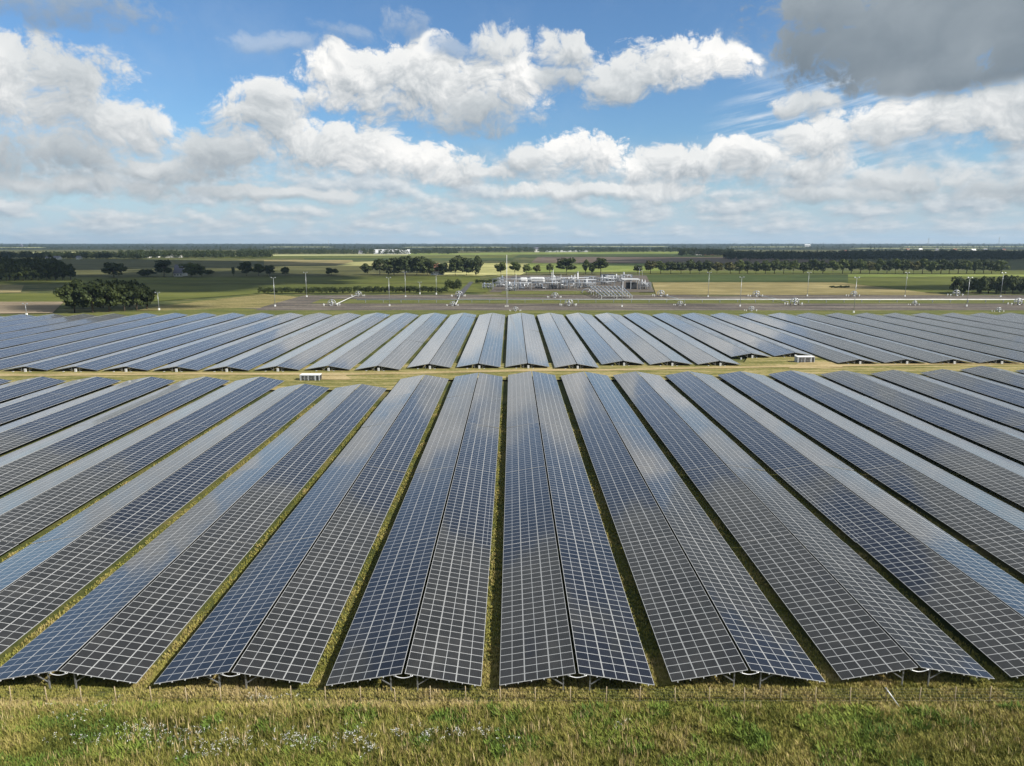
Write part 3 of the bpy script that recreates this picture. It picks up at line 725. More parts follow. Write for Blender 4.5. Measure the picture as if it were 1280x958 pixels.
def trunk_mesh(seed):
    r = random.Random(seed); mb = MB()
    mb.tube([(0, 0, -0.02), (r.uniform(-.01, .01), 0, 0.25), (r.uniform(-.02, .02), r.uniform(-.02, .02), 0.62)], 0.030, 7, r2=0.014)
    for i in range(6):
        a = r.uniform(0, 6.28); z0 = r.uniform(0.25, 0.5); L = r.uniform(.14, .24)
        mb.tube([(0, 0, z0), (math.cos(a) * L * .5, math.sin(a) * L * .5, z0 + .10), (math.cos(a) * L, math.sin(a) * L, z0 + .26)], 0.012, 5, r2=0.004)
    return mb.mesh('trunk', M_BARK)
TR = [trunk_mesh(i) for i in range(4)]
rt = random.Random(11)
def tree_at(p, w, h, label, group, kind='round', cat='tree', low=0.16, name='broadleaf_tree'):
    r = empty(name, p, rt.uniform(0, 6.28)); tag(r, label, cat, group)
    t = put('trunk', rt.choice(TR), r); t.scale = (h, h, h)
    c = put('crown', rt.choice(CR[kind]), r, (0, 0, h * low)); c.scale = (w / 2 * 1.03, w / 2 * rt.uniform(.9, 1.1), h * (1 - low) / 1.93)
    c.rotation_euler.z = rt.uniform(0, 6.28)
    return r
def tree(x0, x1, yt, yb, label, group, kind='round', dy=0.0, **kw):
    p = at((x0 + x1) / 2, yb); p.y += dy; p.x *= (p.y / (p.y - dy)) if dy else 1; q = ppm(p)
    return tree_at(p, (x1 - x0) / q, (yb - yt) / q, label, group, kind, **kw)
# dense clump behind the back block on the left
cl = [(75,112,352,391),(98,135,350,391),(122,152,349,390),(140,172,352,389),(158,184,355,388),(172,196,357,387),(88,120,356,386),(112,146,352,385),(146,178,351,384)]
for i, (a, b, c, d) in enumerate(cl):
    tree(a, b, c, d, '%s tree from the left in the dark clump behind the back solar block' % ORD[i], 'trees of the dark clump', 'dark', low=0.10)
# wood at the far left
i = 0
for row, (yb, yt0) in enumerate(((352, 327), (350, 324.5), (347, 322.5))):
    xx = -40
    while xx < 84 - row * 6:
        w_ = rt.uniform(13, 19); top = yt0 + rt.uniform(-1.5, 2) + max(0, (xx - 60) * 0.18)
        tree(xx, xx + w_, top, yb - 0.02 * xx, '%s tree along the %s row of the small wood at far left' % (ORD[i % 14], ('front', 'middle', 'back')[row]), 'trees of the small wood', 'dark', low=0.05); xx += w_ * 0.62; i += 1
    i = 0
# field trees
for args in (
 (128,157,327.5,347.6,'lone round tree in the pasture behind the dark clump','dark'),
 (173,196,336,346.4,'low spreading bush beside the grey-roofed farmhouse','low'),
 (194,217,325.5,346.6,'tall dark tree left of the grey-roofed farmhouse','dark'),
 (226,252,327,346.4,'broad green tree right of the grey-roofed farmhouse','round'),
 (244,260,331,346,'smaller light tree right of the grey-roofed farmhouse','round'),
 (254,268,337,344,'lowest bush right of the grey-roofed farmhouse','low'),
 (289.5,294.5,333.5,345.4,'slim poplar standing alone in the olive field','tall'),
 (299,317,326.5,345.2,'larger of the paired trees in the olive field','dark'),
 (316,331,330,345.2,'shorter of the paired trees in the olive field','round'),
 (330,344,331,345.2,'round tree just right of the paired field trees','dark'),
 (351.5,362,333.5,344.6,'small single tree left of the flat-topped field tree','dark'),
 (407,422,334,344.6,'small flat-topped tree alone in the field','low'),
 (451,467,328.5,343.6,'leftmost tree of the farm grove with the red roof','dark'),
 (466,484,324,343.6,'slender tree second in the farm grove with the red roof','dark'),
 ):
    tree(args[0], args[1], args[2], args[3], args[4], 'trees in the fields on the left', args[5], low=0.12 if args[5] != 'low' else 0.02)
for i, (a, b, c, d) in enumerate([(480,505,322,344.5),(494,520,320,344.5),(508,534,321,344.5),(522,546,323,344.5),(486,512,321,341),(512,540,320.5,341)]):
    tree(a, b, c, d, '%s tall tree in the mass of the farm grove left of the red roof' % ORD[i], 'farm grove left of the red roof', 'dark', low=0.04)
for i, (a, b, c, d) in enumerate([(545,562,328,344.5),(558,580,322,344.5),(572,594,324,344.5),(586,604,318,344.5),(566,590,321,341)]):
    tree(a, b, c, d, '%s tree in the grove right of the red-roofed farmhouse' % ORD[i], 'farm grove right of the red roof', 'dark', low=0.04)
for i, (a, b, c, d, k_) in enumerate([(618,634,327,345,'round'),(636,651,327.5,344,'round'),(652,664,330.5,344.5,'round'),(666,676,331,343.5,'yellow'),(682,692,329,342,'round'),(694.5,721.5,323,344,'dark'),(727,737,325.5,343,'round'),(734,746,328,343.5,'round'),(740,762,322.5,343.5,'dark'),(791,803,331.5,343,'dark')]):
    tree(a, b, c, d, '%s tree from the left in the loose line behind the gas plant' % ORD[i], 'loose tree line behind the gas plant', k_, low=0.2)
# long row on the field edge
xx = 805; i = 0
while xx < 1245:
    if 900 < xx < 905: xx = 905.5
    w_ = rt.uniform(12, 17); top = 326.5 + rt.uniform(-1.6, 1.8) - (1.5 if xx > 1000 else 0)
    kd = 'yellow' if (1068 < xx < 1082 or rt.random() < 0.1) else ('dark' if rt.random() < .5 else 'round')
    if xx + w_ > 903 and xx < 900: w_ = 903 - xx
    if w_ > 5: tree(xx - 1, xx + w_ + 1, top, 342.6, '%s tree from the left in the long row along the green field' % ORD[min(i, 39)], 'long tree row along the green field', kd, low=0.17)
    xx += max(6, w_ * 0.80); i += 1
    if i > 39: break
# tall hedge trees at right behind the wells
for i in range(12):
    a = 1186 + i * 10.2
    tree(a, a + 17, 345.5 + rt.uniform(-1.5, 2.5), 368 - (i % 3) * 0.8, '%s tree from the left in the dark thicket behind the right-hand wells' % ORD[i], 'dark thicket behind the wells', 'dark', low=0.02)
# hedge left of the plant: clipped clumps in a line
def hedge(x0, x1, yt, yb, label):
    p0, p1 = at(x0, yb), at(x1, yb); n = int((p1 - p0).length / 0.8); hh = (yb - yt) / ppm(p0)
    Vs, Ts = [], []
    for i in range(n):
        s_ = rt.randrange(3); V, T, _ = crown_mesh(60 + s_, 7, 34, 'flat')
        c = p0.lerp(p1, i / n); k_ = rt.uniform(.75, 1.15)
        V = V * np.array([2.4 * k_, 2.4, hh * 0.60 * k_]) + np.array([c.x, c.y + rt.uniform(-1, 1), -0.3]); Vs.append(V); Ts.append(T)
    return tag(put('hedge', quads_mesh('hedge', np.concatenate(Vs).astype(np.float32), np.concatenate(Ts), M_LEAF_D)), label, 'hedge')
hedge(325, 440, 359.5, 367.5, 'dark uneven hedge behind the first wells left of the gas plant')
hedge(444, 560, 358.5, 367, 'dark uneven hedge ending at the access road of the gas plant')
hedge(558, 577, 350, 365, 'taller leafy end of the hedge beside the access road')
hedge(596, 622, 349.5, 355, 'low dark hedge behind the left end of the gas plant')
hedge(1040, 1062, 357, 360.5, 'small bushy strip in the stubble field behind the wells')

# far woods: one mass each
def woods(name, label, x0, x1, yfront, h_px, depth_m, n, seed, tops=(0.8, 1.15), dens_leaf=20):
    r = np.random.default_rng(seed); Vs, Ts = [], []
    T0 = [crown_mesh(80 + i, 7, dens_leaf, 'round') for i in range(6)]
    for _ in range(n):
        px = r.uniform(x0, x1); p = at(px, yfront); q = ppm(p); dd = r.uniform(0, 1) ** 1.3 * depth_m
        f = (p.y + dd) / p.y; hh = h_px / q * r.uniform(*tops); w_ = hh * r.uniform(0.35, 0.55)
        V, T, _ = T0[r.integers(6)]
        a = r.uniform(0, 6.28); ca, sa = math.cos(a), math.sin(a)
        V2 = np.stack([(V[:, 0] * ca - V[:, 1] * sa) * w_, (V[:, 0] * sa + V[:, 1] * ca) * w_, V[:, 2] * hh * 0.52 - hh * 0.06], 1) + np.array([p.x * f, p.y + dd, 0])
        Vs.append(V2); Ts.append(np.clip(T * 0.7 + r.uniform(0, 0.3), 0, 1))
    return tag(put(name, quads_mesh(name, np.concatenate(Vs).astype(np.float32), np.concatenate(Ts).astype(np.float32), M_FOREST)), label, 'woods', kind='stuff')
woods('woods', 'dark wood edge beyond the pastures at far left', -60, 185, 324.3, 10.5, 120, 420, 1)
woods('woods', 'wood behind the white farm buildings on the left', 150, 340, 323, 10.5, 200, 360, 2)
woods('woods', 'tree belt behind the pale fields left of centre', 300, 570, 318.4, 7.6, 250, 420, 3)
woods('woods', 'tree belt behind the bright fields in the centre', 540, 860, 316, 6.6, 300, 420, 4)
woods('woods', 'wood around the red-roofed houses beyond the brown field', 850, 915, 320.6, 10, 250, 160, 5)
woods('woods', 'big dark forest beyond the long tree row on the right', 906, 1330, 326, 12.5, 420, 1300, 6, (0.7, 1.0))
woods('woods', 'second dark wood above the big forest on the right', 1050, 1330, 321.5, 9.0, 250, 420, 7)
for j, (yf, hp, n) in enumerate(((313.5, 4.6, 560), (311.6, 3.9, 640), (309.8, 3.3, 760), (308.2, 3.0, 900), (307, 2.9, 1000))):
    woods('woods', 'hazy belt of woods, %s before the horizon' % ORD[4 - j].replace('first', 'last'), -160, 1440, yf, hp, 500, n, 20 + j, (0.4, 1.3), 9)

# ------------------------------------------------------------------ farm buildings and far houses
def house(x0, x1, yb, wall_h, roof_h, label, cat='house', wall=M_PLASTER, roof=M_TILE, dpt=9.0, windows=3, name='farmhouse'):
    p = at((x0 + x1) / 2, yb); w_ = (x1 - x0) / ppm(p); r = empty(name, (p.x, p.y + dpt / 2, 0)); tag(r, label, cat)
    b = MB(); b.box((0, 0, wall_h / 2), (w_, dpt, wall_h)); 
    for s in (-1, 1): b.poly([(s * w_ / 2, -dpt / 2, wall_h), (s * w_ / 2, dpt / 2, wall_h), (s * w_ / 2, 0, wall_h + roof_h)])
    b.build('wall', wall, r)
    b = MB(); o_ = 0.4
    for s in (-1, 1):
        P = [(-w_ / 2 - o_, s * (dpt / 2 + o_), wall_h - 0.1), (w_ / 2 + o_, s * (dpt / 2 + o_), wall_h - 0.1), (w_ / 2 + o_, 0, wall_h + roof_h + .15), (-w_ / 2 - o_, 0, wall_h + roof_h + .15)]
        b.poly(P if s < 0 else P[::-1])
    b.build('roof', roof, r)
    for i in range(windows):
        x = (i + 0.5) / windows * w_ - w_ / 2; q = MB(); q.box((x, -dpt / 2 - 0.03, wall_h * .55), (min(1.2, w_ / windows * .4), 0.08, wall_h * .4)); q.build('window', M_GLASS, r)
    return r
house(217, 228, 346, 3.2, 8.5, 'farmhouse with a steep grey roof between two field trees', roof=M_SLATE, dpt=12)
house(538.5, 548, 344.4, 4.2, 8, 'white farmhouse with a red roof between two dark groves', dpt=9)
house(549, 554, 344.4, 2.6, 1.2, 'low white shed beside the red-roofed farmhouse', 'shed', roof=M_SLATE, dpt=6, windows=1, name='shed')
house(467, 512, 317.8, 3.5, 9, 'long pale barn at the foot of the far tree belt', 'barn', roof=M_PIPE, dpt=30, windows=0, wall=M_PIPE, name='barn')
house(868, 879, 319.2, 4, 6, 'pale house in front of the wood by the brown field', roof=M_SLATE)
house(880, 893, 319.0, 4, 7, 'brick house with red roof in front of the wood by the brown field', wall=M_BRICK)
house(1127, 1137, 324, 6, 4, 'small white barn in front of the dark forest', 'barn', roof=M_WHITE, name='barn')
house(1056, 1060, 316, 5, 3, 'tiny white house within the right-hand woods', windows=1)
house(172, 178, 322.6, 5, 4, 'white house under the tallest wood on the left', windows=2, roof=M_SLATE)
house(181, 187, 322.6, 5, 4, 'white house second under the tallest wood on the left', windows=2, roof=M_SLATE)
house(194, 198, 322, 4, 3, 'small white house alone at the wood edge', windows=1)
house(206, 226, 322.2, 3.5, 2, 'long low pale shed at the wood edge', 'shed', roof=M_WHITE, windows=4, name='shed')
house(277, 305, 320.3, 3, 2, 'long low pale greenhouse below the far wood', 'greenhouse', roof=M_WHITE, windows=6, name='greenhouse')
house(448, 456, 317.6, 5, 4, 'white house left of the long pale barn', windows=2, roof=M_SLATE)
house(668, 674, 315.4, 9, 6, 'tall white house at the end of the centre tree belt', windows=2, roof=M_SLATE)
house(57, 63, 324.6, 3.5, 3, 'white cottage before the dark wood edge, left of another cottage', windows=2, roof=M_SLATE, name='cottage')
house(66, 74, 324.6, 3.5, 3, 'white cottage before the dark wood edge, wider one', windows=2, roof=M_SLATE, name='cottage')
house(95, 100, 324.4, 3.5, 3, 'white cottage before the dark wood edge, standing farthest from the others', windows=2, roof=M_SLATE, name='cottage')
for i, (a, w_, y_) in enumerate(((1133,4,314.4),(1149,4,314.2),(1170,3,314.4),(1192,4,314.8),(1215,5,315.2),(1230,4,314.6),(1254,3,314.8))):
    house(a, a + w_, y_, 6, 4, '%s white village house from the left beyond the right-hand forest' % ORD[i], windows=2, roof=(M_TILE, M_WHITE, M_SLATE)[i % 3], name='village_house')
house(1006, 1013, 308.6, 11, 6, 'big pale shed on the horizon over the right-hand woods', 'shed', wall=M_PIPE, roof=M_PIPE, windows=3, name='shed')
g = MB(); p0, p1 = at(682, 315.6), at(735, 315.2)
for i in range(9):
    a = p0.lerp(p1, i / 9); b = p0.lerp(p1, (i + .92) / 9); hh = 4.0; c = (a + b) / 2; L = (b - a).length
    g.box((c.x, c.y + 10, hh / 2), (L, 18, hh)); g.poly([(a.x, c.y + 1, hh), (b.x, c.y + 1, hh), (c.x, c.y + 1, hh + 2.5)]); g.poly([(a.x, c.y + 1, hh), (c.x, c.y + 1, hh + 2.5), (c.x, c.y + 19, hh + 2.5), (a.x, c.y + 19, hh)]); g.poly([(b.x, c.y + 19, hh), (c.x, c.y + 19, hh + 2.5), (c.x, c.y + 1, hh + 2.5), (b.x, c.y + 1, hh)])
tag(g.build('greenhouse', M_PIPE), 'long row of white greenhouses before the centre tree belt', 'greenhouse')
# masts on the skyline
for x_, yt, label in ((411, 303, 'thin radio mast on the skyline left of centre'), (1160, 300.5, 'lattice pylon on the skyline over the village'), (1248, 299.5, 'lattice pylon on the skyline at far right'), (27, 307.5, 'church tower on the skyline at far left')):
    p = at(x_, 308.4); hh = (311 - yt) / ppm(p) * 1.0; m_ = MB()
    if 'church' in label:
        m_.box((0, 0, hh * .3), (14, 14, hh * .6)); m_.tube([(0, 0, hh * .6), (0, 0, hh)], 9, 8, r2=0.5)
        tag(m_.build('church_tower', M_SLATE, None, p), label, 'church tower')
    elif 'radio' in label:
        m_.tube([(0, 0, 0), (0, 0, hh)], 2.2, 6, r2=0.8); tag(m_.build('radio_mast', M_STEEL, None, p), label, 'mast')
    else:
        for sx in (-1, 1):
            for sy in (-1, 1): m_.beam((sx * 4, sy * 4, 0), (sx * .6, sy * .6, hh), 0.5)
        for z_ in (.7, .82, .94): m_.beam((-9, 0, hh * z_), (9, 0, hh * z_), 0.6)
        tag(m_.build('pylon', M_STEEL, None, p), label, 'pylon')

# ------------------------------------------------------------------ light masts of the well site
def mast(x_, yt, yb, label, heads=2):
    p = at(x_, yb); hh = (yb - yt) / ppm(p) * 1.0; r = empty('light_mast', p); tag(r, label, 'light mast', 'light masts of the well site')
    b = MB(); b.tube([(0, 0, 0), (0, 0, hh)], 0.15, 8, r2=0.09); b.build('pole', M_SILVER, r)
    b = MB(); b.box((0, 0, 0.6), (0.7, 0.7, 1.2)); b.build('switch_box', M_WHITE, r)
    b = MB(); b.beam((-1.3, 0, hh), (1.3, 0, hh), 0.14); b.build('cross_arm', M_SILVER, r)
    for s in (-1, 1):
        b = MB(); b.box((s * 1.05, -0.15, hh + 0.25), (0.5, 0.3, 0.4), Matrix.Rotation(-0.5, 3, 'X')); b.build('floodlight', M_SILVER, r)
    return r
for x_, yt, yb, lab in (
 (344, 348, 384, 'light mast at the left corner of the gravel yard'), (383.5, 341.5, 372, 'light mast behind the gravel yard, in front of the first hedge'),
 (487, 348, 383.5, 'light mast on gravel right of the first coiled wellhead'), (507, 341, 372, 'tall light mast between two hedge-side masts'),
 (525, 353.5, 368, 'shortest light mast, before the second hedge'), (545.5, 343.5, 368.5, 'light mast before the second hedge near the access road'),
 (777.5, 352, 384.5, 'light mast on gravel in front of the sloping pipe manifold'), (885, 341.5, 372, 'light mast against the stubble field, first right of the plant'),
 (925, 347.5, 384, 'light mast on gravel, first in front of the stubble field'), (1009, 341.5, 371, 'light mast in the middle of the stubble field edge'),
 (1067, 348, 392, 'light mast nearest the back solar tables'), (1131, 341.5, 371.5, 'light mast in front of the green field on the right'),
 (1208, 348, 384, 'light mast on gravel in front of the dark thicket'), (1250.5, 342, 372, 'light mast rising before the dark thicket'),
 (199, 366.5, 388.5, 'small white-footed light mast at the dry grass'), (33.5, 380.5, 395, 'thin light mast before the bare sandy field'),
 (799, 335.5, 352, 'light mast behind the plant canopy'), (802.5, 339, 352, 'bare mast beside the plant canopy')):
    mast(x_, yt, yb, lab)
p = at(633.5, 384.5); hh = (384.5 - 320) / ppm(p); r = empty('antenna_mast', p); tag(r, 'tallest white antenna mast in front of the gas plant', 'mast')
b = MB(); b.tube([(0, 0, 0), (0, 0, hh)], 0.22, 8, r2=0.12); b.build('pole', M_PIPE, r)
b = MB()
for z_ in np.arange(2, hh * .55, 1.2): b.box((0.55, 0, z_), (0.5, 0.06, 0.06))
b.beam((.35, 0, 0), (.35, 0, hh * .55), .06); b.beam((.8, 0, 0), (.8, 0, hh * .55), .06); b.build('ladder', M_SILVER, r)
b = MB(); b.box((0, 0, .5), (2.2, 2.2, 1.0)); b.build('base', M_CONC, r)

# ------------------------------------------------------------------ main pipeline and wellheads
p0, p1 = at(446, 379.0), at(1420, 379.0); pr = empty('pipeline', (0, p0.y, 0)); tag(pr, 'long white pipeline on low supports crossing the gravel yard', 'pipeline')
zp = 2.0; b = MB(); b.tube([(p0.x, 0, zp), (p1.x, p1.y - p0.y, zp)], 0.34, 10); b.build('pipe', M_PIPE, pr)
sm = MB(); sm.box((0, 0, zp / 2 - .35), (.3, .5, zp - .75)); sm.box((0, 0, zp - .62), (.5, 1.1, .15)); sm = sm.mesh('support', M_SILVER)
n = 44
for i in range(n): put('support', sm, pr, (p0.x + (p1.x - p0.x) * (i + .5) / n, (p1.y - p0.y) * (i + .5) / n, 0))
def wellhead(x_, yb, label, link=None, s=1.0):
    p = at(x_, yb); r = empty('wellhead', p); tag(r, label, 'wellhead', 'coiled wellheads of the gravel yard')
    b = MB(); b.box((0, 0, .12), (3.4 * s, 2.6 * s, .24)); b.build('base', M_CONC, r)
    arc = [(-2.2 * s, 0, 0.3), (-2.2 * s, 0, 2.2 * s)] + [(-2.2 * s * math.cos(math.pi * i / 12), 0, 2.2 * s + 1.9 * s * math.sin(math.pi * i / 12)) for i in range(1, 12)] + [(2.2 * s, 0, 2.2 * s), (2.2 * s, 0, .3)]
    b = MB(); b.tube(arc, .22 * s, 8); b.build('loop_pipe', M_SILVER, r)
    arc2 = [(1.0 * s * math.cos(a) , -1.2 * s, 1.7 * s + 1.0 * s * math.sin(a)) for a in np.linspace(-.6, 5.2, 16)]
    b = MB(); b.tube(arc2, .22 * s, 8); b.build('coil_pipe', M_SILVER, r)
    b = MB(); b.tube([(0, 0, .3), (0, 0, 4.3 * s)], .34 * s, 8)
    for z_ in (1.0, 1.9, 2.8, 3.7): b.tube([(0, -.08, z_ * s), (0, .08, z_ * s)], .0001, 4); b.tube([(0, 0, (z_ - .1) * s), (0, 0, (z_ + .1) * s)], .62 * s, 10)
    b.build('valve_stack', M_SILVER, r)
    for sx in (-1, 1):
        b = MB(); b.tube([(0, 0, 2.4 * s), (sx * 1.2 * s, 0, 2.4 * s)], .16 * s, 6); b.tube([(sx * 1.2 * s, 0, 2.4 * s), (sx * 1.32 * s, 0, 2.4 * s)], .5 * s, 10); b.build('hand_wheel', M_WHITE, r)
    for (dx, dy_) in ((-4.2, -1.2), (-5.0, .6), (3.6, -1.0), (4.4, .8)):
        b = MB(); b.tube([(dx * s, dy_ * s, 0), (dx * s, dy_ * s, 1.3 * s)], .10 * s, 6); b.box((dx * s, dy_ * s, 1.35 * s), (.5 * s, .4 * s, .6 * s)); b.build('gauge_post', M_WHITE, r)
    if link:
        e = at(*link); d = e - p; b = MB(); b.tube([(2.2 * s, 0, 1.3 * s), (d.x * .5 + 1, d.y * .5, 1.5), (d.x, d.y, 1.5)], .22, 8); b.build('feed_pipe', M_PIPE, r)
    return r
for x_, yb, lab, lk in (
 (415, 383.5, 'coiled wellhead at the left end of the gravel yard', (446, 372)), (448, 371.5, 'wellhead at the start of the long white pipeline', None),
 (566, 383.5, 'coiled wellhead on gravel below the access road', (575, 372)), (573.5, 371.8, 'wellhead at the foot of the access road', None),
 (693.5, 373.5, 'wellhead on grass behind the pipeline in front of the plant', None), (711, 383.5, 'upright wellhead on gravel in front of the plant', None),
 (644.5, 390, 'low coiled wellhead near the back solar tables', None), (826, 371.5, 'arched wellhead right of the sloping manifold', (850, 378)), (850, 383, 'wellhead on gravel below the stubble field', None),
 (945, 372, 'wellhead behind the pipeline at the stubble field', (985, 381)), (993, 382.5, 'arched wellhead in the middle of the gravel yard', None), (1067, 371.5, 'wellhead beside the mast nearest the back tables', None),
 (1143, 382.5, 'arched wellhead below the green field', None), (1195, 371, 'arched wellhead in front of the dark thicket', None), (1272, 382.5, 'arched wellhead at the right end of the yard', None),
 (939, 390, 'small wellhead by the back tables under the stubble field', None), (1248, 391, 'small wellhead by the back tables at right', None)):
    wellhead(x_, yb, lab, lk, (0.65 if 'small' in lab or 'low' in lab else 0.95) * random.uniform(.92, 1.08))

# ------------------------------------------------------------------ gas treatment plant
def pxm(x_, yb): p = at(x_, yb); return p, 1.0 / ppm(p)
def rack(x0, x1, yb, hpx, label, pipes=4, tiers=2):
    a, m_ = pxm(x0, yb); b_, _ = pxm(x1, yb); L = b_.x - a.x; hh = hpx * m_; r = empty('pipe_rack', (a.x, a.y, 0)); tag(r, label, 'pipe rack')
    nb = max(2, int(L / 9) + 1)
    for i in range(nb):
        x_ = L * i / (nb - 1); f = MB()
        for yy in (-1.6, 1.6): f.beam((x_, yy, 0), (x_, yy, hh), .32)
        for tz in range(tiers): f.beam((x_, -1.8, hh * (1 - tz * .35)), (x_, 1.8, hh * (1 - tz * .35)), .25)
        f.build('portal', M_SILVER, r)
    for tz in range(tiers):
        for q in range(pipes):
            f = MB(); f.tube([(-.5, -1.5 + 3 * q / (pipes - 1), hh * (1 - tz * .35) + .4), (L + .5, -1.5 + 3 * q / (pipes - 1), hh * (1 - tz * .35) + .4)], .16 + .1 * ((q * 7 + tz * 3) % 3), 8)
            f.build('pipe', (M_SILVER, M_PLANT, M_GREYBLUE)[(q + tz) % 3], r)
    return r
rack(616, 664, 363, 13, 'left long pipe rack of the gas plant'); rack(664, 700, 362.5, 12.5, 'pipe rack in front of the white tanks'); rack(700, 744, 362.5, 12, 'pipe rack below the vent stacks'); rack(744, 768, 360, 11, 'pipe rack left of the white canopy')
rack(640, 735, 354.5, 6.5, 'rear pipe rack behind the tanks', 3, 1)
def tank(x0, x1, yc, dpx, label):
    p, m_ = pxm((x0 + x1) / 2, 357); L = (x1 - x0) * m_; R = dpx * m_ / 2; zc = (357 - yc) * m_; r = empty('storage_tank', p); tag(r, label, 'tank')
    b = MB(); pts = [(-L/2, 0, zc), (-L/2 + R*.25, 0, zc), (L/2 - R*.25, 0, zc), (L/2, 0, zc)]
    n = 18; prof = [(-L/2, R*.45), (-L/2 + R*.25, R*.82), (-L/2 + R*.6, R), (L/2 - R*.6, R), (L/2 - R*.25, R*.82), (L/2, R*.45)]
    for (xa, ra), (xb, rb) in zip(prof[:-1], prof[1:]):
        for k_ in range(n):
            a0, a1 = 2*math.pi*k_/n, 2*math.pi*(k_+1)/n
            b.poly([(xa, ra*math.cos(a0), zc+ra*math.sin(a0)), (xb, rb*math.cos(a0), zc+rb*math.sin(a0)), (xb, rb*math.cos(a1), zc+rb*math.sin(a1)), (xa, ra*math.cos(a1), zc+ra*math.sin(a1))], smooth=True)
    for s_ in (-1, 1): b.poly([(s_*L/2, R*.45*math.cos(2*math.pi*k_/n), zc + R*.45*math.sin(2*math.pi*k_/n)) for k_ in range(n)][::s_])
    b.build('vessel', M_BOX, r)
    for s_ in (-.3, .3):
        b = MB(); b.box((s_ * L, 0, (zc - R * .7) / 2), (.8, R * 1.5, zc - R * .7)); b.build('saddle', M_CONC, r)
    b = MB(); b.beam((-L/2, 0, zc + R + .1), (L/2, 0, zc + R + .1), .5, .12)
    for s_ in np.linspace(-.45, .45, 7): b.beam((s_*L, -.3, zc + R), (s_*L, -.3, zc + R + 1.1), .08)
    b.beam((-L/2, -.3, zc + R + 1.1), (L/2, -.3, zc + R + 1.1), .08); b.build('walkway', M_SILVER, r)
tank(661, 681, 350.5, 8, 'big white horizontal tank in the gas plant'); tank(649, 659.5, 350.5, 7, 'smaller white horizontal tank beside the big one')
def stack(x_, yt, yb, rr_, label):
    p, m_ = pxm(x_, yb); hh = (yb - yt) * m_; r = empty('vent_stack', p); tag(r, label, 'vent stack')
    b = MB(); b.tube([(0, 0, 0), (0, 0, hh)], rr_, 10, r2=rr_ * .85); b.build('pipe', M_PIPE, r)
    b = MB(); b.tube([(0, 0, hh), (0, 0, hh + .5)], rr_ * 1.25, 10); b.build('cap', M_SILVER, r)
    b = MB(); b.box((0, 0, .4), (rr_ * 4, rr_ * 4, .8)); b.build('base', M_CONC, r)
stack(721.8, 341, 361, .65, 'thick white vent stack over the pipe racks'); stack(718.2, 344, 361, .38, 'thinner vent stack beside the thick one'); stack(691.2, 338, 362, .25, 'slim grey mast pipe right of the white tanks'); stack(689.6, 341, 362, .2, 'slimmest mast pipe right of the white tanks'); stack(645, 344, 360, .22, 'slim pipe mast near the left pipe rack'); stack(701, 344.5, 358, .22, 'slim pipe mast behind the second rack')
def skid(x0, x1, yb, hpx, seed, label, blue=False):
    rs = random.Random(seed); a, m_ = pxm((x0 + x1) / 2, yb); L = (x1 - x0) * m_; hh = hpx * m_; r = empty('process_skid', a); tag(r, label, 'process skid')
    b = MB()
    for sx in (-.5, .5):
        for sy in (-2.5, 2.5): b.beam((sx * L, sy, 0), (sx * L, sy, hh * .7), .25)
    for zz in (.35, .7):
        for sy in (-2.5, 2.5): b.beam((-.5 * L, sy, hh * zz), (.5 * L, sy, hh * zz), .22)
        for sx in (-.5, .5): b.beam((sx * L, -2.5, hh * zz), (sx * L, 2.5, hh * zz), .22)
    b.build('frame', M_SILVER, r)
    for i in range(3):
        q = MB(); x_ = rs.uniform(-.4, .4) * L; q.tube([(x_, rs.uniform(-2, 2), 0.2), (x_, 0, hh * rs.uniform(.6, 1.0))], rs.uniform(.3, .7), 9); q.build('vessel', rs.choice([M_SILVER, M_GREYBLUE, M_PLANT]), r)
    for i in range(9):
        x_ = rs.uniform(-.5, .5) * L; x2 = rs.uniform(-.5, .5) * L; yy = rs.uniform(-2.6, 2.4); z_ = hh * rs.uniform(.15, .8); z2 = hh * rs.uniform(.15, .85)
        q = MB(); q.tube([(x_, yy, 0), (x_, yy, z_ * .9), (x_ + .3, yy, z_), (x2, yy, z_), (x2 + .1, yy, z_ - .2), (x2 + .1, yy + rs.uniform(-1, 1), max(.3, z2 * .4))], rs.uniform(.12, .28), 7); q.build('pipe', rs.choice([M_SILVER, M_SILVER, M_PLANT, M_GREYBLUE]), r)
    return r
SK = [(603, 617, 361, 8, 'low process skid standing apart left of the gas plant'), (622, 630, 355, 11, 'small rear process skid behind the left pipe rack'), (655, 668, 355, 9, 'rear process skid between the two white tanks'), (684, 700, 355, 12, 'rear process skid right of the big tank'), (706, 718, 354.5, 10, 'rear process skid behind the vent stacks'), (730, 746, 354, 11, 'rear process skid left of the plant building'),
 (620, 634, 359.5, 10, 'leftmost process skid at the plant edge'), (632, 646, 364.5, 14, 'process skid at the foot of the tall antenna mast'), (646, 662, 361.5, 9, 'process skid under the smaller white tank'), (664, 684, 361.5, 10, 'process skid under the big white tank'),
 (686, 698, 362, 16, 'process skid right of the white tanks'), (698, 712, 361.5, 15, 'process skid left of the vent stacks'), (712, 726, 361, 11, 'process skid at the foot of the vent stacks'), (726, 742, 360.5, 13, 'process skid right of the vent stacks'),
 (748, 764, 356.5, 13, 'process skid behind the sloping manifold'), (764, 778, 354, 12, 'process skid behind the white canopy roof'), (776, 790, 352, 12, 'process skid high behind the plant portal'), (800, 813, 362.5, 13, 'rightmost process skid beside the portal')]
for i, (a, b, c, d, l) in enumerate(SK): skid(a, b, c, d, 50 + i, l)
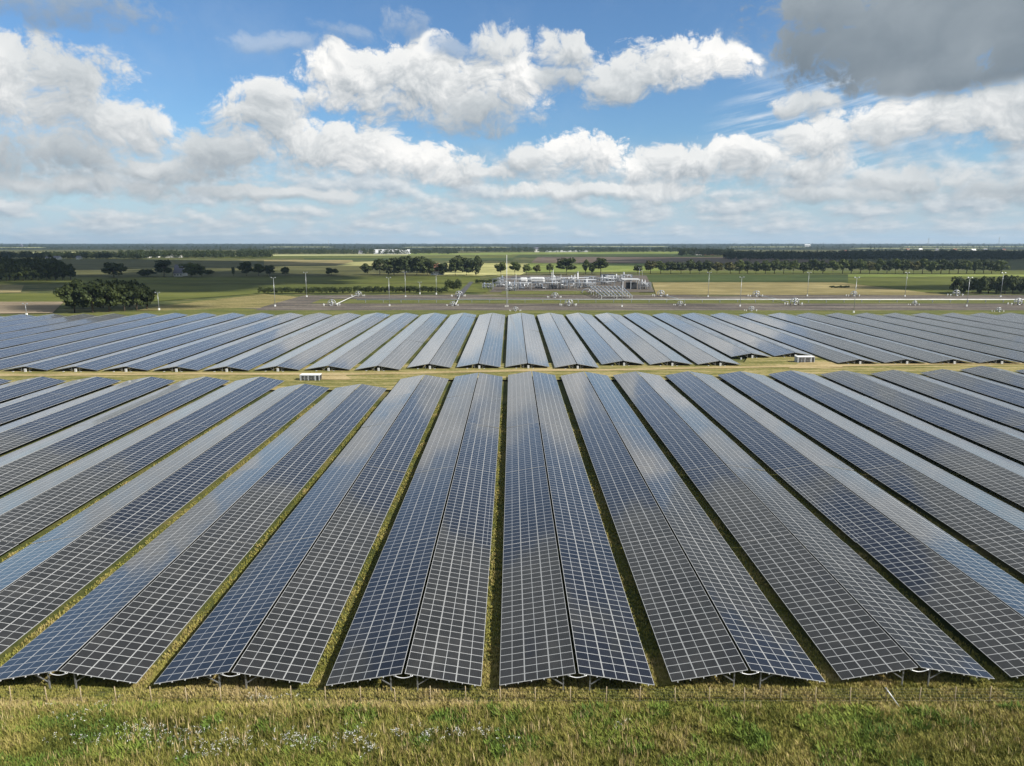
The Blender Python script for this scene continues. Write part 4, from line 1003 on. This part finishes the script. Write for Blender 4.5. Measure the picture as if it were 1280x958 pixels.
def canopy(x0, x1, yb, hpx, label, dpt=10):
    a, m_ = pxm((x0 + x1) / 2, yb); L = (x1 - x0) * m_; hh = hpx * m_; r = empty('canopy', (a.x, a.y + dpt / 2, 0)); tag(r, label, 'canopy')
    for sx in (-.46, 0, .46):
        for sy in (-.45, .45): q = MB(); q.beam((sx * L, sy * dpt, 0), (sx * L, sy * dpt, hh), .5); q.build('leg', M_PLANT, r)
    q = MB(); q.box((0, 0, hh + .3), (L + .6, dpt + .6, .7)); q.build('roof', M_PIPE, r)
    q = MB(); q.box((.1 * L, .1 * dpt, hh * .35), (L * .6, dpt * .55, hh * .7)); q.build('machine', M_DARK, r)
canopy(778, 799, 362.3, 12, 'white-framed portal canopy over dark machinery'); canopy(758, 772, 352, 6, 'low white canopy roof behind the portal', 7)
house(752, 768, 351, 4.5, 1.2, 'low grey plant building with dark roof line', 'plant building', wall=M_GREYBLUE, roof=M_DARK, dpt=10, name='plant_building')
# sloping manifold: ladder of parallel pipes running down to the pipeline
pa, pb = at(736, 367), at(776, 367); pc, pd = at(752, 375), at(790, 375)
r = empty('pipe_manifold', (pa.x, pa.y, 0)); tag(r, 'sloping manifold of parallel silver pipes between plant and pipeline', 'pipe manifold'); o_ = Vector((pa.x, pa.y, 0))
for i in range(9):
    a = pa.lerp(pb, i / 8) - o_; b_ = pc.lerp(pd, i / 8) - o_; q = MB(); q.tube([(a.x, a.y, .3), (a.x, a.y, 4.6), (a.x + .3, a.y - .5, 5.0), (b_.x - .3, b_.y + .6, 2.6), (b_.x, b_.y, 2.2)], .30, 8); q.build('pipe', M_SILVER, r)
for j in range(6):
    a = pa.lerp(pc, j / 5) - o_; b_ = pb.lerp(pd, j / 5) - o_; z_ = 4.7 - 2.4 * j / 5; q = MB(); q.beam((a.x - .5, a.y, z_), (b_.x + .5, b_.y, z_), .30, .2)
    for i in (0, .5, 1): c = a.lerp(b_, i); q.beam((c.x, c.y, 0), (c.x, c.y, z_), .25)
    q.build('cross_beam', M_PALE, r)
q = MB(); arc = [(3.2 * math.cos(t_) - 2.5, -8, 3.0 * math.sin(t_) + 0.4) for t_ in np.linspace(0.1, 3.0, 12)]; q.tube(arc, .4, 8); q.build('bend_pipe', M_SILVER, r)

# ------------------------------------------------------------------ unseen cumulus added overhead to shade parts of the plain
def cumulus(gx, gy, rx, ry, seed, label, alt=900.0, opacity=1.0):
    rc = random.Random(seed); mb = MB(); c = Vector((gx, gy, 0)) + SUN * (alt / SUN.z)
    puffs = []
    n = 15
    for i in range(n):
        a = rc.uniform(0, 6.28); q = math.sqrt(rc.uniform(0, .75))
        puffs.append((c.x + math.cos(a) * q * rx, c.y + math.sin(a) * q * ry, alt + rc.uniform(0, .10) * rx, rc.uniform(.32, .5)))
    for (px, py, pz, k_) in puffs:
        nu, nv = 18, 10; ph = [rc.uniform(0, 6.28) for _ in range(6)]; b = len(mb.v)
        for j in range(nv + 1):
            for i in range(nu):
                u, v = 2 * math.pi * i / nu, math.pi * j / nv
                w_ = 1 + .12 * math.sin(3 * u + ph[0] + 2 * v) + .10 * math.sin(5 * u + ph[1]) * math.sin(4 * v + ph[2]) + .06 * math.sin(9 * u + ph[3] + 7 * v)
                mb.v.append((px + rx * k_ * w_ * math.cos(u) * math.sin(v), py + ry * k_ * w_ * math.sin(u) * math.sin(v), pz + min(rx, ry) * k_ * .55 * w_ * max(-.35, math.cos(v))))
        for j in range(nv):
            for i in range(nu):
                i2 = (i + 1) % nu; mb.f.append((b + j*nu + i, b + (j+1)*nu + i, b + (j+1)*nu + i2, b + j*nu + i2)); mb.uv.append(None); mb.mi.append(0); mb.smooth.append(True)
    m = bpy.data.materials.new('cloud'); m.use_nodes = True; t = NT(m.node_tree); t.n.clear()
    d = t.node('ShaderNodeBsdfDiffuse'); d.inputs[0].default_value = (.9, .9, .9, 1); tr = t.node('ShaderNodeBsdfTransparent'); mx = t.node('ShaderNodeMixShader'); o = t.node('ShaderNodeOutputMaterial')
    oc = t.node('ShaderNodeTexCoord').outputs['Object']; nz = t.noise(oc, 6.0 / rx, 5.0, .6)
    t.put(mx.inputs[0], t.m('MULTIPLY', t.ss(nz, .30, .52), opacity)); t.l.new(tr.outputs[0], mx.inputs[1]); t.l.new(d.outputs[0], mx.inputs[2]); t.l.new(mx.outputs[0], o.inputs[0])
    tag(mb.build('cloud', m), label, 'cloud', kind='structure')
cumulus(-215, 380, 58, 24, 7, 'small unseen cumulus cloud added to shade the dark clump behind the back block', opacity=.13)
cumulus(-370, 680, 240, 185, 1, 'unseen cumulus cloud added to shade the pastures on the left', opacity=.12)
cumulus(-900, 1250, 600, 420, 2, 'unseen cumulus cloud added to shade the far wood on the left', opacity=.13)
cumulus(1100, 1350, 900, 420, 3, 'unseen cumulus cloud added to shade the big forest on the right', opacity=.22)
cumulus(365, 535, 110, 58, 4, 'unseen cumulus cloud added to shade the dark thicket on the right', opacity=.14)

# ------------------------------------------------------------------ haze: the air between here and the horizon
def haze():
    m = bpy.data.materials.new('haze'); m.use_nodes = True; t = NT(m.node_tree); t.n.clear()
    v = t.node('ShaderNodeVolumePrincipled'); o = t.node('ShaderNodeOutputMaterial'); t.l.new(v.outputs[0], o.inputs['Volume'])
    v.inputs['Color'].default_value = (0.55, 0.76, 1.0, 1); v.inputs['Density'].default_value = HAZE; v.inputs['Anisotropy'].default_value = 0.2
    mb = MB(); mb.box((0, 5000, 54), (30000, 11700, 110)); o_ = mb.build('haze', m); tag(o_, kind='stuff'); o_['category'] = 'haze'; o_['label'] = 'pale haze in the air over the whole plain'
HAZE = 5.5e-5
haze()
